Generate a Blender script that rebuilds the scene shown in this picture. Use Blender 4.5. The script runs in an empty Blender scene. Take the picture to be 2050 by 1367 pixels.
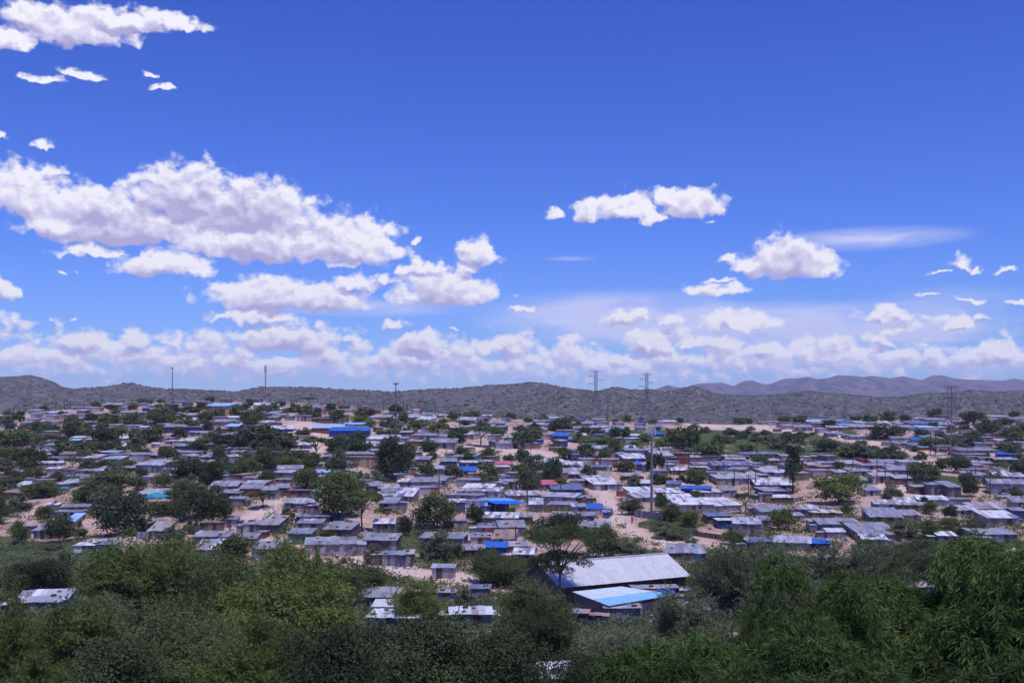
# A hillside settlement of tin shacks under a cumulus sky
# ---------------------------------------------------------------- survey data
TILES = {'A': (0, 720, 4.881), 'B': (400, 720, 4.881), 'C': (800, 720, 4.881), 'D': (1200, 720, 4.659), 'E': (1630, 720, 4.881),
         'F': (0, 960, 4.881), 'G': (400, 960, 4.881), 'H': (800, 960, 4.881), 'I': (1200, 960, 4.659), 'J': (1630, 960, 4.881),
         'L': (650, 1087, 2.929), 'M': (1300, 1087, 2.733), 'P': (1100, 860, 7.31), 'Q': (1380, 860, 7.31), 'R': (1640, 860, 7.31),
         'S': (1100, 1080, 6.833), 'Z': (0, 0, 1.0)}
# shacks: front wall left, right, foot, wall height, roof depth, turn, wall, roof
SHACKS = {
'A': """270 385 530 30 14 0 z l;380 470 545 30 10 0 p z;470 580 545 25 14 0 z S;690 800 490 20 8 0 z z;820 880 495 30 8 0 z z
980 1170 470 18 25 0 z l;1150 1250 500 35 8 0 z z;750 830 530 30 15 0 b p;590 700 565 20 20 6 z z;260 370 610 30 12 0 z z
195 275 655 35 25 0 z z;450 560 640 30 15 0 z z;470 560 690 25 15 0 z w;750 850 600 20 12 0 z l;820 950 640 30 25 0 z z
890 960 560 20 15 0 z z;1180 1300 545 20 18 0 z z;1350 1420 455 15 10 0 z z;1440 1490 470 20 12 0 z l
1660 1800 430 20 6 0 z z;1510 1640 530 30 20 0 B S;1560 1640 550 25 15 0 B B;1700 1760 550 30 8 0 z z;1810 1950 570 22 20 0 z l
1760 1900 640 45 25 0 b w;1620 1980 715 55 25 0 B z;1840 2050 745 25 14 0 z z;1730 1900 830 30 25 0 z w;1600 1700 800 30 15 0 z z
1140 1250 800 30 30 0 z w;1150 1250 850 35 15 0 p z;1180 1300 880 25 30 -8 z w;680 870 790 25 25 0 z w;430 560 830 25 20 0 z z
290 400 875 30 18 0 z z;350 540 940 40 25 0 z z;-20 80 935 35 20 0 B B;-20 100 1010 25 20 0 z w;400 480 960 20 12 0 z w
980 1150 940 30 15 0 B S;1060 1250 965 30 10 0 d z;1480 1550 860 30 15 0 z w;1700 1900 880 40 25 0 B z;1690 1920 960 55 15 0 z z
1420 1560 970 35 20 0 z z;430 600 1000 30 15 0 b z;730 950 995 35 35 8 p P;390 600 1050 20 20 0 z w;445 605 1120 55 20 0 p w
850 940 1040 20 12 0 z z;1005 1190 1010 20 30 0 z l;1310 1590 1100 75 50 6 z l;1170 1420 1100 40 12 0 z z;1635 1690 1030 65 5 0 p z
700 900 1120 25 30 0 z z;900 1300 1130 25 45 0 z P;610 830 1200 60 20 0 B z;400 520 1190 40 10 0 z z;610 830 1245 30 35 -10 B l
-20 200 1130 35 20 0 b z;240 300 1210 20 10 0 z z;0 160 1300 20 40 0 d z;140 310 1270 25 35 10 b w;-20 240 1360 60 35 8 b b
590 650 1310 50 20 0 d T""",
'B': """50 290 490 40 40 0 z S;290 400 480 40 15 0 z z;380 440 485 35 5 0 y p;530 640 470 15 25 0 z w;640 760 470 20 30 0 z S
1080 1210 500 35 15 0 z z;300 500 512 10 18 0 z z;330 500 555 40 25 0 z z;560 640 560 45 10 0 z z;640 750 555 30 25 0 z z
700 830 572 30 15 0 b z;830 900 592 40 12 0 z w;560 750 612 45 20 0 b z;240 400 597 15 18 0 y w;150 380 650 45 25 0 z z
560 700 645 15 25 0 z w;250 380 700 50 25 -6 z S;160 260 715 40 15 0 r z;-10 90 710 50 10 0 B z;700 905 710 20 30 0 B w
950 1090 602 55 5 0 z z;1090 1250 617 45 5 0 b b;1350 1500 517 10 12 0 z z;1630 1690 525 30 8 0 z S;1690 1770 530 40 5 0 b b
1650 1850 590 15 20 0 z l;1100 1400 725 60 28 5 r S;1265 1645 772 75 35 4 B B;1390 1590 662 25 15 0 z S;1420 1530 812 25 15 0 W W;1850 2060 740 40 18 0 r l
1705 1975 800 30 35 0 z l;1610 1770 812 20 25 0 z w;1620 1775 862 35 30 0 z l;1960 2030 815 50 8 0 p z;1700 1810 880 20 20 0 z w
200 400 770 30 35 0 z z;280 400 832 50 20 0 z z;200 280 832 50 10 0 r b;0 150 750 20 15 0 z z;280 480 910 50 25 0 d l
0 160 1000 50 40 0 b z;410 540 960 60 5 0 z z;290 420 940 30 20 0 p w;920 1090 870 30 40 0 z w;1130 1210 1000 45 10 0 G l
1210 1320 1010 60 25 0 d z;1380 1700 962 30 25 0 d z;1320 1710 1040 90 10 5 y b;1300 1490 1062 50 25 -8 z l;950 1200 1062 25 20 0 z z
760 1000 1112 20 35 0 z z;1080 1400 1162 60 25 0 z S;720 900 1150 35 25 0 z l;740 890 1232 60 10 0 p z;430 570 1200 35 15 0 z z
430 640 1252 30 22 0 z l""",
'C': """-10 180 600 35 35 0 z l;160 330 612 15 35 -8 z w;240 370 555 30 10 0 b d;320 440 572 20 15 0 z l;560 740 617 15 35 0 z l
740 900 640 30 12 0 z z;860 1020 667 45 20 0 z z;1120 1240 690 25 15 0 B z;1240 1450 662 20 20 0 z l;1260 1450 692 15 15 0 z z
1370 1450 712 20 12 0 z z;1290 1480 625 10 15 0 z z;680 900 680 15 20 5 y l;1690 1900 650 15 20 0 z z;1700 1880 700 20 20 0 z z
1870 2050 690 20 20 0 z l;1950 2050 737 20 18 0 z l;1720 1800 615 10 12 0 B B;1030 1180 790 35 25 -6 z l;-10 110 770 60 15 0 r l
110 250 745 30 10 0 r d;80 350 785 45 20 0 z z;-10 75 820 50 20 0 z z;330 500 780 15 20 0 z z;270 540 870 60 40 5 p z
650 740 905 50 5 0 y y;870 960 842 40 12 0 z z;940 1105 875 55 25 5 p z;520 745 1000 55 40 6 z z;450 540 950 20 15 0 p z
140 290 1010 20 30 0 d z;400 560 1040 45 30 0 B z;600 770 1050 45 20 0 B w;190 330 1092 20 25 0 z z;920 1110 1060 25 28 0 p R
560 750 1130 45 40 0 d B;210 500 1112 15 35 5 z l;110 360 1257 65 45 4 z z;350 440 1240 60 30 0 z z;400 515 1195 40 15 0 z z
1310 1620 1065 60 35 -10 z w;1430 1755 1085 60 25 -10 z w;1370 1540 1262 45 45 6 z R;1000 1150 1262 70 25 0 z z;845 1000 1262 60 15 0 z z
615 900 1300 30 40 8 z w;570 990 1330 15 40 0 z P""",
'H': """430 780 205 45 18 4 z z;430 640 320 100 30 0 d w;630 860 320 115 15 0 W z;790 880 337 75 5 0 B B;1050 1390 197 30 45 5 z P
1270 1400 315 75 60 0 p P;1180 1300 440 75 20 0 b z;790 1150 432 20 55 0 z w;975 1230 560 95 65 0 z z;760 980 532 60 40 0 z z
700 900 630 55 40 0 z z;905 1120 645 30 90 6 z b;500 820 780 90 50 0 r z;825 1040 750 90 50 0 B B;1040 1250 722 60 45 0 y z
190 610 640 60 55 5 d z;530 660 482 80 15 0 p z;315 530 965 105 35 4 z z;1390 1710 247 80 40 5 z l;1450 1700 312 70 30 5 y z
1690 1820 362 100 30 0 z z;1700 1860 232 50 25 8 z z;1800 1990 342 60 45 6 p B;1990 2060 377 60 25 0 B z;1490 1800 140 20 50 8 B d
1470 1890 412 25 40 5 d z;1325 1420 522 70 30 0 z z;1800 2060 520 50 50 0 z z;1110 1300 800 20 60 0 z w
375 540 1200 70 15 0 z z;700 870 1160 40 40 0 z z;-20 80 75 50 30 0 z w""",
'G': """505 830 785 112 70 0 z z;1040 1520 745 115 70 -4 p z;1590 1920 690 100 65 4 d z;855 1085 635 105 50 0 G z;385 545 655 75 55 0 d z
555 630 575 45 15 8 b z;425 590 520 85 40 0 z z;600 770 525 85 90 3 d P;220 360 470 80 30 0 z z;0 205 515 95 10 0 b b
-60 165 785 105 100 0 d P;-70 270 622 45 55 0 z z;945 1260 420 60 30 0 B z;955 1190 500 75 40 0 z z;1215 1475 550 50 75 4 d z
1690 1905 520 90 45 3 z w;1780 1990 845 110 35 3 d z;1985 2080 845 120 40 0 d z;830 1110 290 60 45 0 z l;917 1025 315 80 10 0 b z
1030 1155 327 75 8 0 d d;235 420 270 80 20 0 z z;175 385 185 40 30 0 d z;100 360 120 55 50 0 z z;430 630 90 35 30 0 z l
390 600 165 75 40 0 r z;600 740 192 90 35 0 z z;740 860 160 80 40 0 b z;860 1060 175 70 10 0 r d;1060 1160 182 45 30 0 d z
1645 1790 110 40 45 -6 d z;1750 1950 132 45 35 -6 z l;1780 1930 172 50 30 0 B z;1690 1900 212 40 25 0 z l;1900 2080 212 40 80 0 z w
1755 1920 312 85 55 0 z z;1925 2015 317 90 10 0 z z;1805 1860 335 50 5 0 b b;1440 1860 1240 25 95 8 z z;1490 1530 1050 40 10 0 b z""",
'F': """325 480 582 90 80 -4 z z;250 320 522 70 10 0 d d;510 780 372 45 20 0 p z;600 930 322 15 30 -4 z z;450 560 302 20 22 0 z w
640 730 460 20 80 0 z S;830 950 712 65 55 0 d w;940 1120 727 95 40 0 z z;1450 1620 582 85 90 -5 d P;1320 1480 502 80 30 0 d z
1350 1610 192 50 50 -6 S l;720 800 712 30 35 0 W w;160 620 1300 60 120 -12 z P""",
'P': """45 270 185 90 45 0 B B;210 490 182 40 35 5 B z;100 360 52 30 15 0 z z;400 550 132 30 40 0 z w;460 690 262 20 12 0 G z
240 390 382 80 25 0 z z;0 200 322 60 10 0 b b;640 870 332 15 50 -8 z l;1110 1470 402 100 35 0 z z;1190 1330 132 30 30 0 z w
1090 1460 472 20 80 0 B w;1280 1350 600 90 50 0 B B;1350 1480 602 80 20 0 p z;1540 1820 472 90 70 -4 z l;1700 1820 622 110 20 0 p l
1790 2050 662 70 45 -5 b w;220 700 702 25 90 -5 b P;500 880 762 50 70 -6 b P;650 1060 882 90 95 -10 z w;620 890 602 25 30 0 d d
250 480 592 25 65 0 z w;1070 1380 742 60 40 -4 r l;1330 1480 842 30 60 -5 b w;1190 1620 980 60 80 -8 z w;1260 1640 1062 40 70 -8 z l
1590 1970 987 60 70 -6 b w;1720 1920 852 30 50 0 z d""",
'Q': """65 340 562 20 35 0 z z;350 955 610 95 60 -4 z d;220 470 640 25 35 0 b l;400 1040 805 95 105 -5 p l;820 1330 412 40 30 0 z d
480 860 442 25 20 0 b P;1130 1340 532 80 25 0 b y;980 1540 872 30 110 -4 b w;1080 1420 672 25 100 -8 z l;1240 1500 692 25 40 0 z w
1090 1440 962 60 60 -4 B z;1220 1520 1077 80 40 0 b w;1030 1215 1072 130 5 8 z z;880 1160 722 30 30 -5 b l;90 480 982 30 80 -8 z w
490 690 952 50 40 0 z z;300 780 1190 80 110 -8 z w;-100 310 962 100 45 0 B B;1040 1480 1272 70 80 -4 z z;880 1020 1252 100 30 0 z z
1590 1900 1262 100 60 0 z P;1800 2050 1292 60 30 0 b w;1530 1680 1342 60 50 0 z l""",
'I': """700 1065 300 70 60 -6 z w;640 880 222 10 45 -4 z w;1010 1230 422 80 30 -4 b d;1110 1360 462 80 20 -3 B w;1255 1500 525 110 55 5 z l
1500 1600 432 50 40 0 z z;1960 2060 472 80 25 0 z z;640 990 750 70 85 6 d z;1640 1960 650 60 60 10 z l;1390 1620 640 40 40 -5 d d""",
'R': """110 350 102 50 25 0 z z;350 450 117 30 12 0 r z;450 770 142 40 20 0 z l;275 350 112 40 5 0 W W;930 1065 242 55 10 0 p z
1070 1350 172 25 25 0 z z;1100 1290 252 50 30 0 z z;1370 1620 197 40 40 0 z B;1380 1690 282 30 30 0 z z;1450 1600 312 50 25 0 r S
1620 1860 182 20 50 0 z z;350 640 552 20 50 0 z l;-10 300 542 20 25 0 z z;800 1220 542 50 50 0 z z;640 1130 582 30 30 0 z z
470 780 692 80 40 0 p z;1030 1430 652 40 60 0 z z;785 1110 772 100 50 3 p l;1115 1370 802 90 50 0 b l;240 450 682 40 40 0 z l
450 720 802 50 60 0 G l;690 920 965 80 60 -6 p z;1395 1750 945 110 30 6 b l;1600 1880 962 160 30 3 d z;1885 2080 982 150 80 0 d z
820 1160 1172 80 60 0 z P;1165 1440 1176 40 110 0 b P;1460 1870 1112 90 60 3 z w;1400 1680 1192 60 50 0 z z;0 240 1292 70 40 0 b w""",
'J': """50 250 522 90 55 0 z z;250 430 472 50 30 0 b z;130 300 572 40 35 0 z w;440 850 592 50 110 3 z z;480 710 645 30 45 0 z w
0 150 692 70 45 0 B B;550 855 422 55 90 4 d z;850 1045 402 55 50 0 z z;1300 1525 252 65 12 0 z z;1380 1590 367 70 45 0 p P
1570 1910 342 60 60 3 B P;1690 2000 452 80 70 4 z w;1940 2060 402 100 30 0 B z;1950 2060 272 30 60 0 z z;1590 1990 612 80 60 0 z z
1600 1740 632 30 25 0 z z;1215 1390 612 30 40 0 z w""",
'E': """-10 110 662 40 10 0 b b;30 130 717 40 10 0 z z;0 280 612 15 15 0 z z;250 410 642 20 20 0 d B;250 520 662 15 12 0 b P
400 600 644 15 20 0 z l;150 330 692 20 20 0 b P;330 600 682 15 15 0 z P;600 750 644 15 20 0 z w;840 1010 692 25 30 0 z z
940 1160 652 25 40 0 d d;1190 1370 662 25 30 0 z z;1020 1310 692 30 20 0 z S;1090 1320 612 15 20 0 z z;1320 1510 642 35 15 0 b z
1410 1550 692 30 12 0 b P;1740 1920 582 15 15 0 z l;1920 2060 602 20 12 0 z z;1400 1850 922 25 30 0 z z;1440 1700 962 30 20 0 b z
1620 1725 1022 60 10 0 z z;1780 1990 1032 60 20 0 b P;1960 2060 1037 50 15 0 B B;1810 1990 962 25 20 0 B B;1790 1990 822 15 20 0 z l
1780 1870 1112 50 10 0 W z;1490 1710 1142 70 10 0 p z;1450 1570 1152 25 25 0 z w;1530 1720 1182 50 30 0 z z;1780 1920 1177 30 40 0 z w
1900 2060 1182 25 40 0 z P;1740 2060 1312 100 45 4 z z""",
'D': """1580 1670 608 35 8 0 p z;1655 1750 632 45 8 0 r r;1730 1830 648 30 18 0 z z;1830 1990 668 40 22 0 z z;1940 2060 602 20 18 0 z S
545 620 600 15 10 0 z l;625 730 600 12 14 0 z w;1500 1580 600 15 8 0 z z;90 250 670 25 30 6 z z;340 430 660 25 10 0 z z
510 570 660 30 12 0 B B;490 600 722 20 14 0 B B;380 440 596 10 8 0 B B;870 930 606 8 6 0 z z;-10 80 700 20 30 0 z l;1630 1700 672 25 8 0 b b""",
'S': """1230 1680 1000 60 50 4 z z;1680 2060 1020 90 60 -5 y P;1230 1480 922 185 40 0 b R;1480 1700 922 185 35 0 b B;1160 1780 880 215 45 0 b P
760 1240 1090 40 60 0 z P;330 520 1170 110 20 8 d z""",
'L': """285 425 437 45 40 2 W w;250 550 505 15 50 3 z w;120 240 765 40 40 0 z l;740 980 485 12 45 -6 z w;1200 1480 905 80 90 -8 z w""",
'M': """480 640 295 20 45 0 z P;1450 1590 195 20 25 0 z z;1500 1620 222 25 15 0 z w;1380 1560 290 15 60 0 z P;370 540 400 20 40 0 z l;180 330 425 20 40 0 z l"""}
# trees: centre, foot, width, height, kind
TREES = {
'A': """40 660 130 130 r;175 610 140 100 r;370 740 200 150 r;415 500 90 60 r;100 860 360 190 r;430 800 190 70 y;680 660 180 120 r;700 770 260 180 r
920 490 100 90 r;1090 425 70 50 r;1090 510 130 80 r;1050 650 220 120 r;1250 640 200 120 r;1290 490 100 70 r;1290 420 100 50 r;1375 420 90 60 r
1440 440 100 50 y;1560 430 70 40 r;1740 390 80 30 r;1540 480 90 50 r;1690 530 120 100 d;1540 640 260 140 r;1820 520 200 60 g;1950 500 110 80 r
2000 590 180 80 y;1000 860 250 210 d;700 950 440 170 d;1150 730 150 80 y;1530 720 170 80 r;1430 820 380 130 r;1740 780 170 120 d
1970 850 140 100 r;250 1050 340 200 r;310 1180 200 120 r;130 1210 190 110 g;690 1080 160 110 a;550 1220 150 120 r;380 1360 380 150 r
1000 1080 180 90 r;1230 1060 160 80 r;1370 950 170 90 r;1620 990 170 140 r;1130 860 80 80 d;1720 1060 100 100 r;1370 1160 130 90 d
1050 1320 440 220 r;1570 1260 160 150 y;1850 1250 420 280 d;1320 1280 200 120 r;830 1360 360 160 a;40 960 200 120 r;600 560 100 60 r
520 700 100 60 r;1330 770 160 90 r;60 545 90 40 r;990 440 60 40 r;1500 560 130 80 r;1110 540 90 60 y""",
'B': """90 430 90 70 r;50 600 140 110 r;65 720 110 120 r;480 445 130 60 g;290 480 110 60 r;200 570 120 90 r;790 460 90 60 r;930 500 100 80 r
1055 440 150 70 a;860 520 150 50 g;480 650 200 140 r;590 880 430 220 d;820 860 220 150 r;1000 780 140 120 r;640 1080 300 210 r;830 1090 230 140 y
450 1130 230 150 y;100 1240 260 240 d;350 1180 240 160 r;185 1020 160 180 r;650 1210 160 130 r;1030 1290 290 200 r;1120 990 270 220 a
1140 1000 80 50 b;1540 870 150 170 d;1410 865 90 130 y;1270 500 130 70 r;1030 540 180 90 r;1140 590 130 110 r;1330 620 220 120 r
1570 560 150 80 r;1550 640 170 90 y;1660 660 140 70 y;1910 550 150 110 d;1990 630 80 80 r;1850 660 180 90 g;1400 1362 450 230 r
1870 1200 350 400 d;1700 1210 180 120 g;1560 1140 60 50 b;110 810 180 100 r;1240 1060 70 50 b;1310 1150 200 70 r;870 1010 200 130 r
560 440 60 40 r;1400 500 100 50 r""",
'C': """520 600 110 90 r;700 580 170 80 r;1080 590 130 70 r;1260 620 100 60 r;1420 590 140 40 g;1690 600 90 50 g;30 620 90 120 r;380 730 180 110 y
190 680 220 80 y;420 640 100 60 r;550 850 180 200 d;790 850 330 190 a;960 780 150 120 r;1190 700 80 60 r;1200 870 210 140 d;1320 820 160 160 r
1560 700 240 120 d;280 900 190 110 d;320 1000 110 100 r;870 980 170 120 r;1060 1000 110 80 r;1210 1060 150 190 r;860 1190 240 160 r
520 1170 160 130 g;1240 1310 270 240 r;1500 1200 210 230 d;1820 980 190 150 r;1950 760 140 90 r;1900 850 300 80 y;1720 1030 80 60 g;1350 720 100 60 r
640 660 110 70 r;610 750 130 80 r;1610 640 140 70 r""",
'D': """260 590 100 70 r;150 590 60 40 r;395 590 50 40 r;500 605 90 60 r;755 600 70 60 r;1310 600 120 60 d;1400 580 70 50 d;1735 570 110 80 r
1900 560 150 75 r;150 740 120 110 d;250 760 90 130 d;60 790 150 70 y;430 770 120 80 y;800 870 320 240 r;600 820 180 80 y;1050 950 240 200 r
1380 860 170 80 y;150 880 120 140 r;240 1050 210 110 r;530 1040 180 160 d;390 890 60 80 r;1510 1010 130 130 r;1830 1260 330 520 t
910 1160 200 150 y;70 960 150 150 r;560 1170 130 110 r;640 1160 100 60 r;330 1180 120 90 g;770 1140 90 60 g;1150 1150 120 60 b;1120 800 120 110 r
1240 700 130 60 g;1330 740 110 60 g;1480 760 130 70 g;1620 790 140 80 g;1680 840 160 100 g;1760 740 140 60 g;1900 720 110 50 g;1000 680 110 50 g
1200 780 120 70 g;880 640 90 35 g;700 700 120 60 r;1560 700 90 40 g;1420 660 80 35 g;1380 690 90 40 g;2000 700 80 40 b;330 830 90 60 y""",
'E': """420 600 110 60 r;560 640 140 110 r;740 620 180 110 r;905 625 120 85 d;1190 575 140 100 r;1480 575 90 70 r;1590 640 190 130 r;1840 545 80 30 r
1970 560 100 60 r;170 660 130 70 d;730 780 330 130 d;1060 760 140 70 d;1230 860 80 90 r;1540 850 300 150 d;1740 740 220 150 r;1960 790 220 150 r
1890 650 150 80 r;130 900 250 130 r;450 960 350 150 g;800 980 230 130 g;1000 900 90 60 r;1270 1090 150 120 d;1430 1110 250 170 r
1100 1190 280 180 r;1060 980 80 80 g;1850 900 150 80 r;1980 950 200 130 r;250 1080 100 90 r;1550 1340 180 160 d;1960 1350 180 110 g
1850 1080 120 80 y;1700 1000 60 80 g;600 930 200 80 g;330 900 150 70 g;1480 905 110 60 d;1330 870 110 100 g""",
'R': """350 1110 680 440 y;1075 1010 240 200 g;1580 870 360 300 a;1560 1150 130 160 d;1650 1240 220 170 r;350 640 110 80 r;290 620 90 130 r
420 1240 170 140 r;1190 1000 110 70 r""",
'J': """1350 390 140 130 d;910 590 250 170 g;1150 590 200 190 r;1600 560 250 160 g;1350 490 200 100 r;640 422 160 40 b;1080 880 500 270 d;1480 640 120 60 g
1700 700 250 110 g""",
'I': """320 330 230 130 r;580 300 120 170 d;690 400 200 150 r;860 450 180 150 y;700 560 300 130 b;860 600 120 80 b;560 480 130 80 b;1375 320 180 180 a
1710 480 240 190 y;920 180 80 70 r;1250 620 180 130 r;250 740 300 130 g;70 740 220 280 r""",
'F': """820 230 330 160 r;1150 560 520 400 d;410 390 170 120 y;1560 370 260 140 r;1900 400 380 300 d;150 640 180 220 r;540 620 260 250 d
740 580 150 150 g;1260 560 130 80 y;1660 590 230 110 g;1870 530 150 140 g;610 800 100 120 b;1740 370 150 180 r;-20 440 180 220 r
300 1180 600 360 D;480 690 170 60 b""",
'G': """100 480 330 380 r;600 300 230 160 a;865 440 130 150 o;310 870 350 300 r;1340 420 460 440 r;1570 520 340 380 a;1230 560 110 60 y
1690 830 150 180 g;700 850 200 80 g;1130 830 100 80 b;1400 820 60 60 b""",
'H': """350 510 430 320 r;740 450 180 190 d;1095 360 80 80 y;400 800 360 290 g;40 560 150 200 d;1570 570 460 220 d;1580 1275 720 780 A
1950 790 280 300 r;800 840 120 160 g;900 870 150 200 g;1000 1060 560 300 r;630 1230 150 150 g""",
'Z': """270 1260 300 190 F;430 1340 280 210 f;650 1250 160 130 f;560 1380 330 250 F;110 1400 260 190 Y;330 1430 280 200 f;-10 1420 160 210 F
500 1480 260 200 F;650 1500 240 220 d;850 1450 270 200 d;1000 1450 240 180 d;1070 1290 170 125 f;1085 1345 160 140 f;1175 1425 170 110 d
830 1260 120 85 F;1290 1405 230 125 h;1470 1240 170 140 h;1560 1230 250 140 h;1480 1200 150 100 f;1700 1260 260 160 h;1600 1310 240 150 h
1780 1190 160 100 f;150 1340 180 130 f;740 1400 150 150 d;200 1480 260 190 d;720 1200 110 70 f;560 1215 160 110 F;940 1400 170 120 f
1900 1190 140 90 h;1240 1240 0 0 x;60 1480 220 150 F;1380 1300 160 110 h;1130 1190 0 0 x;350 1210 200 110 h;480 1230 170 100 f"""}
# poles: x, top, foot
POLES = {
'A': "95 470 530;135 465 530;255 435 525;340 445 510;452 430 510;545 430 505;630 410 490;1105 365 420;1210 360 450;1360 355 430;1485 340 400;1610 340 420;1700 355 430;1975 350 430;690 440 480",
'B': "20 350 430;310 350 430;685 345 410;830 390 450;890 350 440;925 345 440;945 390 450;1350 400 470;1410 390 470;1460 430 480;1793 405 510;1945 400 480;1990 410 500;2018 435 510",
'C': "38 415 520;65 425 525;78 425 525;180 480 520;215 470 545;350 440 520;380 490 570;587 500 650;772 505 700;800 580 650;885 525 580;950 520 590;967 525 590;2035 390 600;730 1080 1200;385 1060 1360;1275 930 1110",
'D': "1465 790 960;890 840 960;632 900 1095;697 870 960;832 920 1060;1260 1010 1170;1390 1070 1300;1157 950 1080;1455 1060 1200;8 830 1000",
'R': "495 340 620;845 400 800;965 470 800;1290 530 930;1578 570 945;1630 30 370;1700 20 370", 'E': "1577 1060 1170;1720 1080 1340", 'P': "740 270 550;235 180 370;1425 350 520",
'H': "1575 40 140;1248 -50 250;1135 560 640"}
CREST = [(-600, 834), (0, 829), (100, 823), (200, 816), (300, 808), (400, 806), (530, 804), (620, 807), (700, 816), (800, 823), (900, 831), (1000, 839),
         (1200, 845), (1340, 848), (1450, 851), (1600, 850), (1750, 841), (1900, 838), (2050, 836), (2600, 834)]
FOOT = [(-900, 760), (-300, 768), (0, 754), (30, 753), (60, 750), (85, 756), (110, 765), (125, 774), (150, 778), (200, 775), (240, 769), (265, 765), (285, 772), (320, 778),
        (380, 780), (440, 783), (480, 784), (520, 775), (560, 775), (620, 775), (680, 779), (740, 782), (800, 783), (860, 779), (920, 778), (980, 771), (1030, 770),
        (1060, 766), (1090, 768), (1120, 775), (1180, 782), (1200, 783), (1230, 775), (1260, 780), (1280, 781), (1300, 778), (1330, 784), (1350, 782), (1385, 773),
        (1410, 781), (1430, 789), (1480, 792), (1530, 792), (1580, 788), (1620, 783), (1650, 787), (1700, 790), (1760, 797), (1800, 795), (1850, 788), (1900, 786),
        (1950, 781), (1990, 784), (2050, 780), (2500, 770), (3100, 775)]
MOUNT = [(-900, 812), (1050, 808), (1180, 790), (1200, 783), (1230, 788), (1290, 790), (1303, 782), (1337, 770), (1354, 774), (1370, 776), (1387, 770), (1404, 767), (1447, 766),
         (1468, 773), (1490, 762), (1505, 761), (1530, 769), (1543, 768), (1569, 758), (1600, 757), (1616, 754), (1640, 759), (1661, 756), (1675, 751), (1712, 752),
         (1728, 755), (1745, 752), (1782, 757), (1806, 753), (1845, 761), (1868, 751), (1886, 751), (1913, 758), (1958, 760), (2009, 762), (2030, 757), (2050, 761),
         (2300, 768), (2700, 760), (3100, 775)]
GREEN = [(1520, 882, 230, 38), (1700, 905, 120, 22), (1440, 866, 110, 14), (50, 1130, 150, 55), (300, 1330, 520, 170), (900, 1225, 190, 45), (830, 1082, 45, 22),
         (1000, 1330, 400, 110), (1700, 1210, 600, 95), (1330, 1062, 60, 26), (1170, 985, 60, 18), (1850, 962, 110, 12), (1270, 1110, 60, 30), (700, 1118, 40, 9),
         (1180, 870, 60, 8), (230, 1220, 300, 90), (1250, 880, 60, 20), (640, 1200, 160, 60), (1930, 1080, 120, 25), (1200, 1010, 25, 22)]
# clouds: centre x, y, half width, half height above the base
CLOUDS = [(60, 45, 75, 42), (150, 70, 125, 58), (230, 50, 110, 40), (330, 52, 95, 24), (25, 90, 45, 36), (165, 155, 45, 18), (80, 162, 45, 12), (318, 178, 38, 9), (300, 155, 16, 6),
          (0, 280, 20, 14), (80, 295, 25, 14), (112, 345, 26, 18), (40, 400, 110, 75), (180, 430, 150, 62), (375, 410, 130, 85), (240, 470, 180, 70), (500, 440, 150, 82), (520, 500, 200, 60), (700, 505, 110, 78),
          (120, 460, 85, 50), (330, 540, 100, 42), (180, 510, 70, 18), (0, 590, 36, 36), (122, 545, 22, 7), (160, 545, 8, 4), (680, 535, 36, 14), (530, 603, 120, 55), (640, 606, 100, 40), (710, 575, 55, 26), (765, 565, 30, 18),
          (890, 592, 105, 52), (850, 545, 60, 24), (955, 518, 40, 42), (935, 540, 25, 18), (520, 640, 110, 20), (525, 630, 30, 26), (160, 638, 14, 7), (92, 640, 8, 4), (790, 650, 32, 20), (905, 652, 14, 5), (838, 490, 8, 14),
          (1250, 424, 62, 42), (1180, 430, 38, 34), (1110, 434, 24, 20), (1385, 418, 70, 44), (1310, 442, 32, 22), (1335, 405, 30, 30), (1418, 443, 10, 4),
          (1580, 540, 92, 68), (1460, 522, 24, 14), (1510, 535, 50, 24), (1435, 584, 68, 24), (1440, 556, 42, 8), (1250, 645, 38, 28), (1338, 645, 24, 22), (1470, 652, 90, 30), (1300, 692, 56, 34), (1390, 692, 40, 18),
          (1770, 638, 54, 26), (1920, 655, 44, 26), (1970, 636, 22, 14), (1920, 533, 24, 22), (1960, 538, 14, 12), (2010, 545, 30, 9), (1875, 548, 26, 7), (1770, 692, 30, 18), (1860, 594, 24, 6), (1935, 600, 36, 8), (2045, 610, 26, 10),
          (1045, 625, 24, 7), (575, 690, 115, 45), (700, 680, 20, 12), (175, 690, 70, 34), (270, 690, 50, 32), (840, 695, 60, 34), (1010, 700, 60, 34), (1530, 706, 40, 20), (1990, 712, 50, 36), (1640, 715, 40, 22)]
import bpy, math, random
import numpy as np
from mathutils import Vector, Matrix
F = 2100.0          # focal length in photo pixels; the photo is 2050 x 1367
CX, HY = 1025.0, 810.0   # optical centre column, horizon row
R = math.radians
sc = bpy.context.scene
COL = sc.collection
rng = np.random.default_rng(7)
rnd = random.Random(11)

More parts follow.
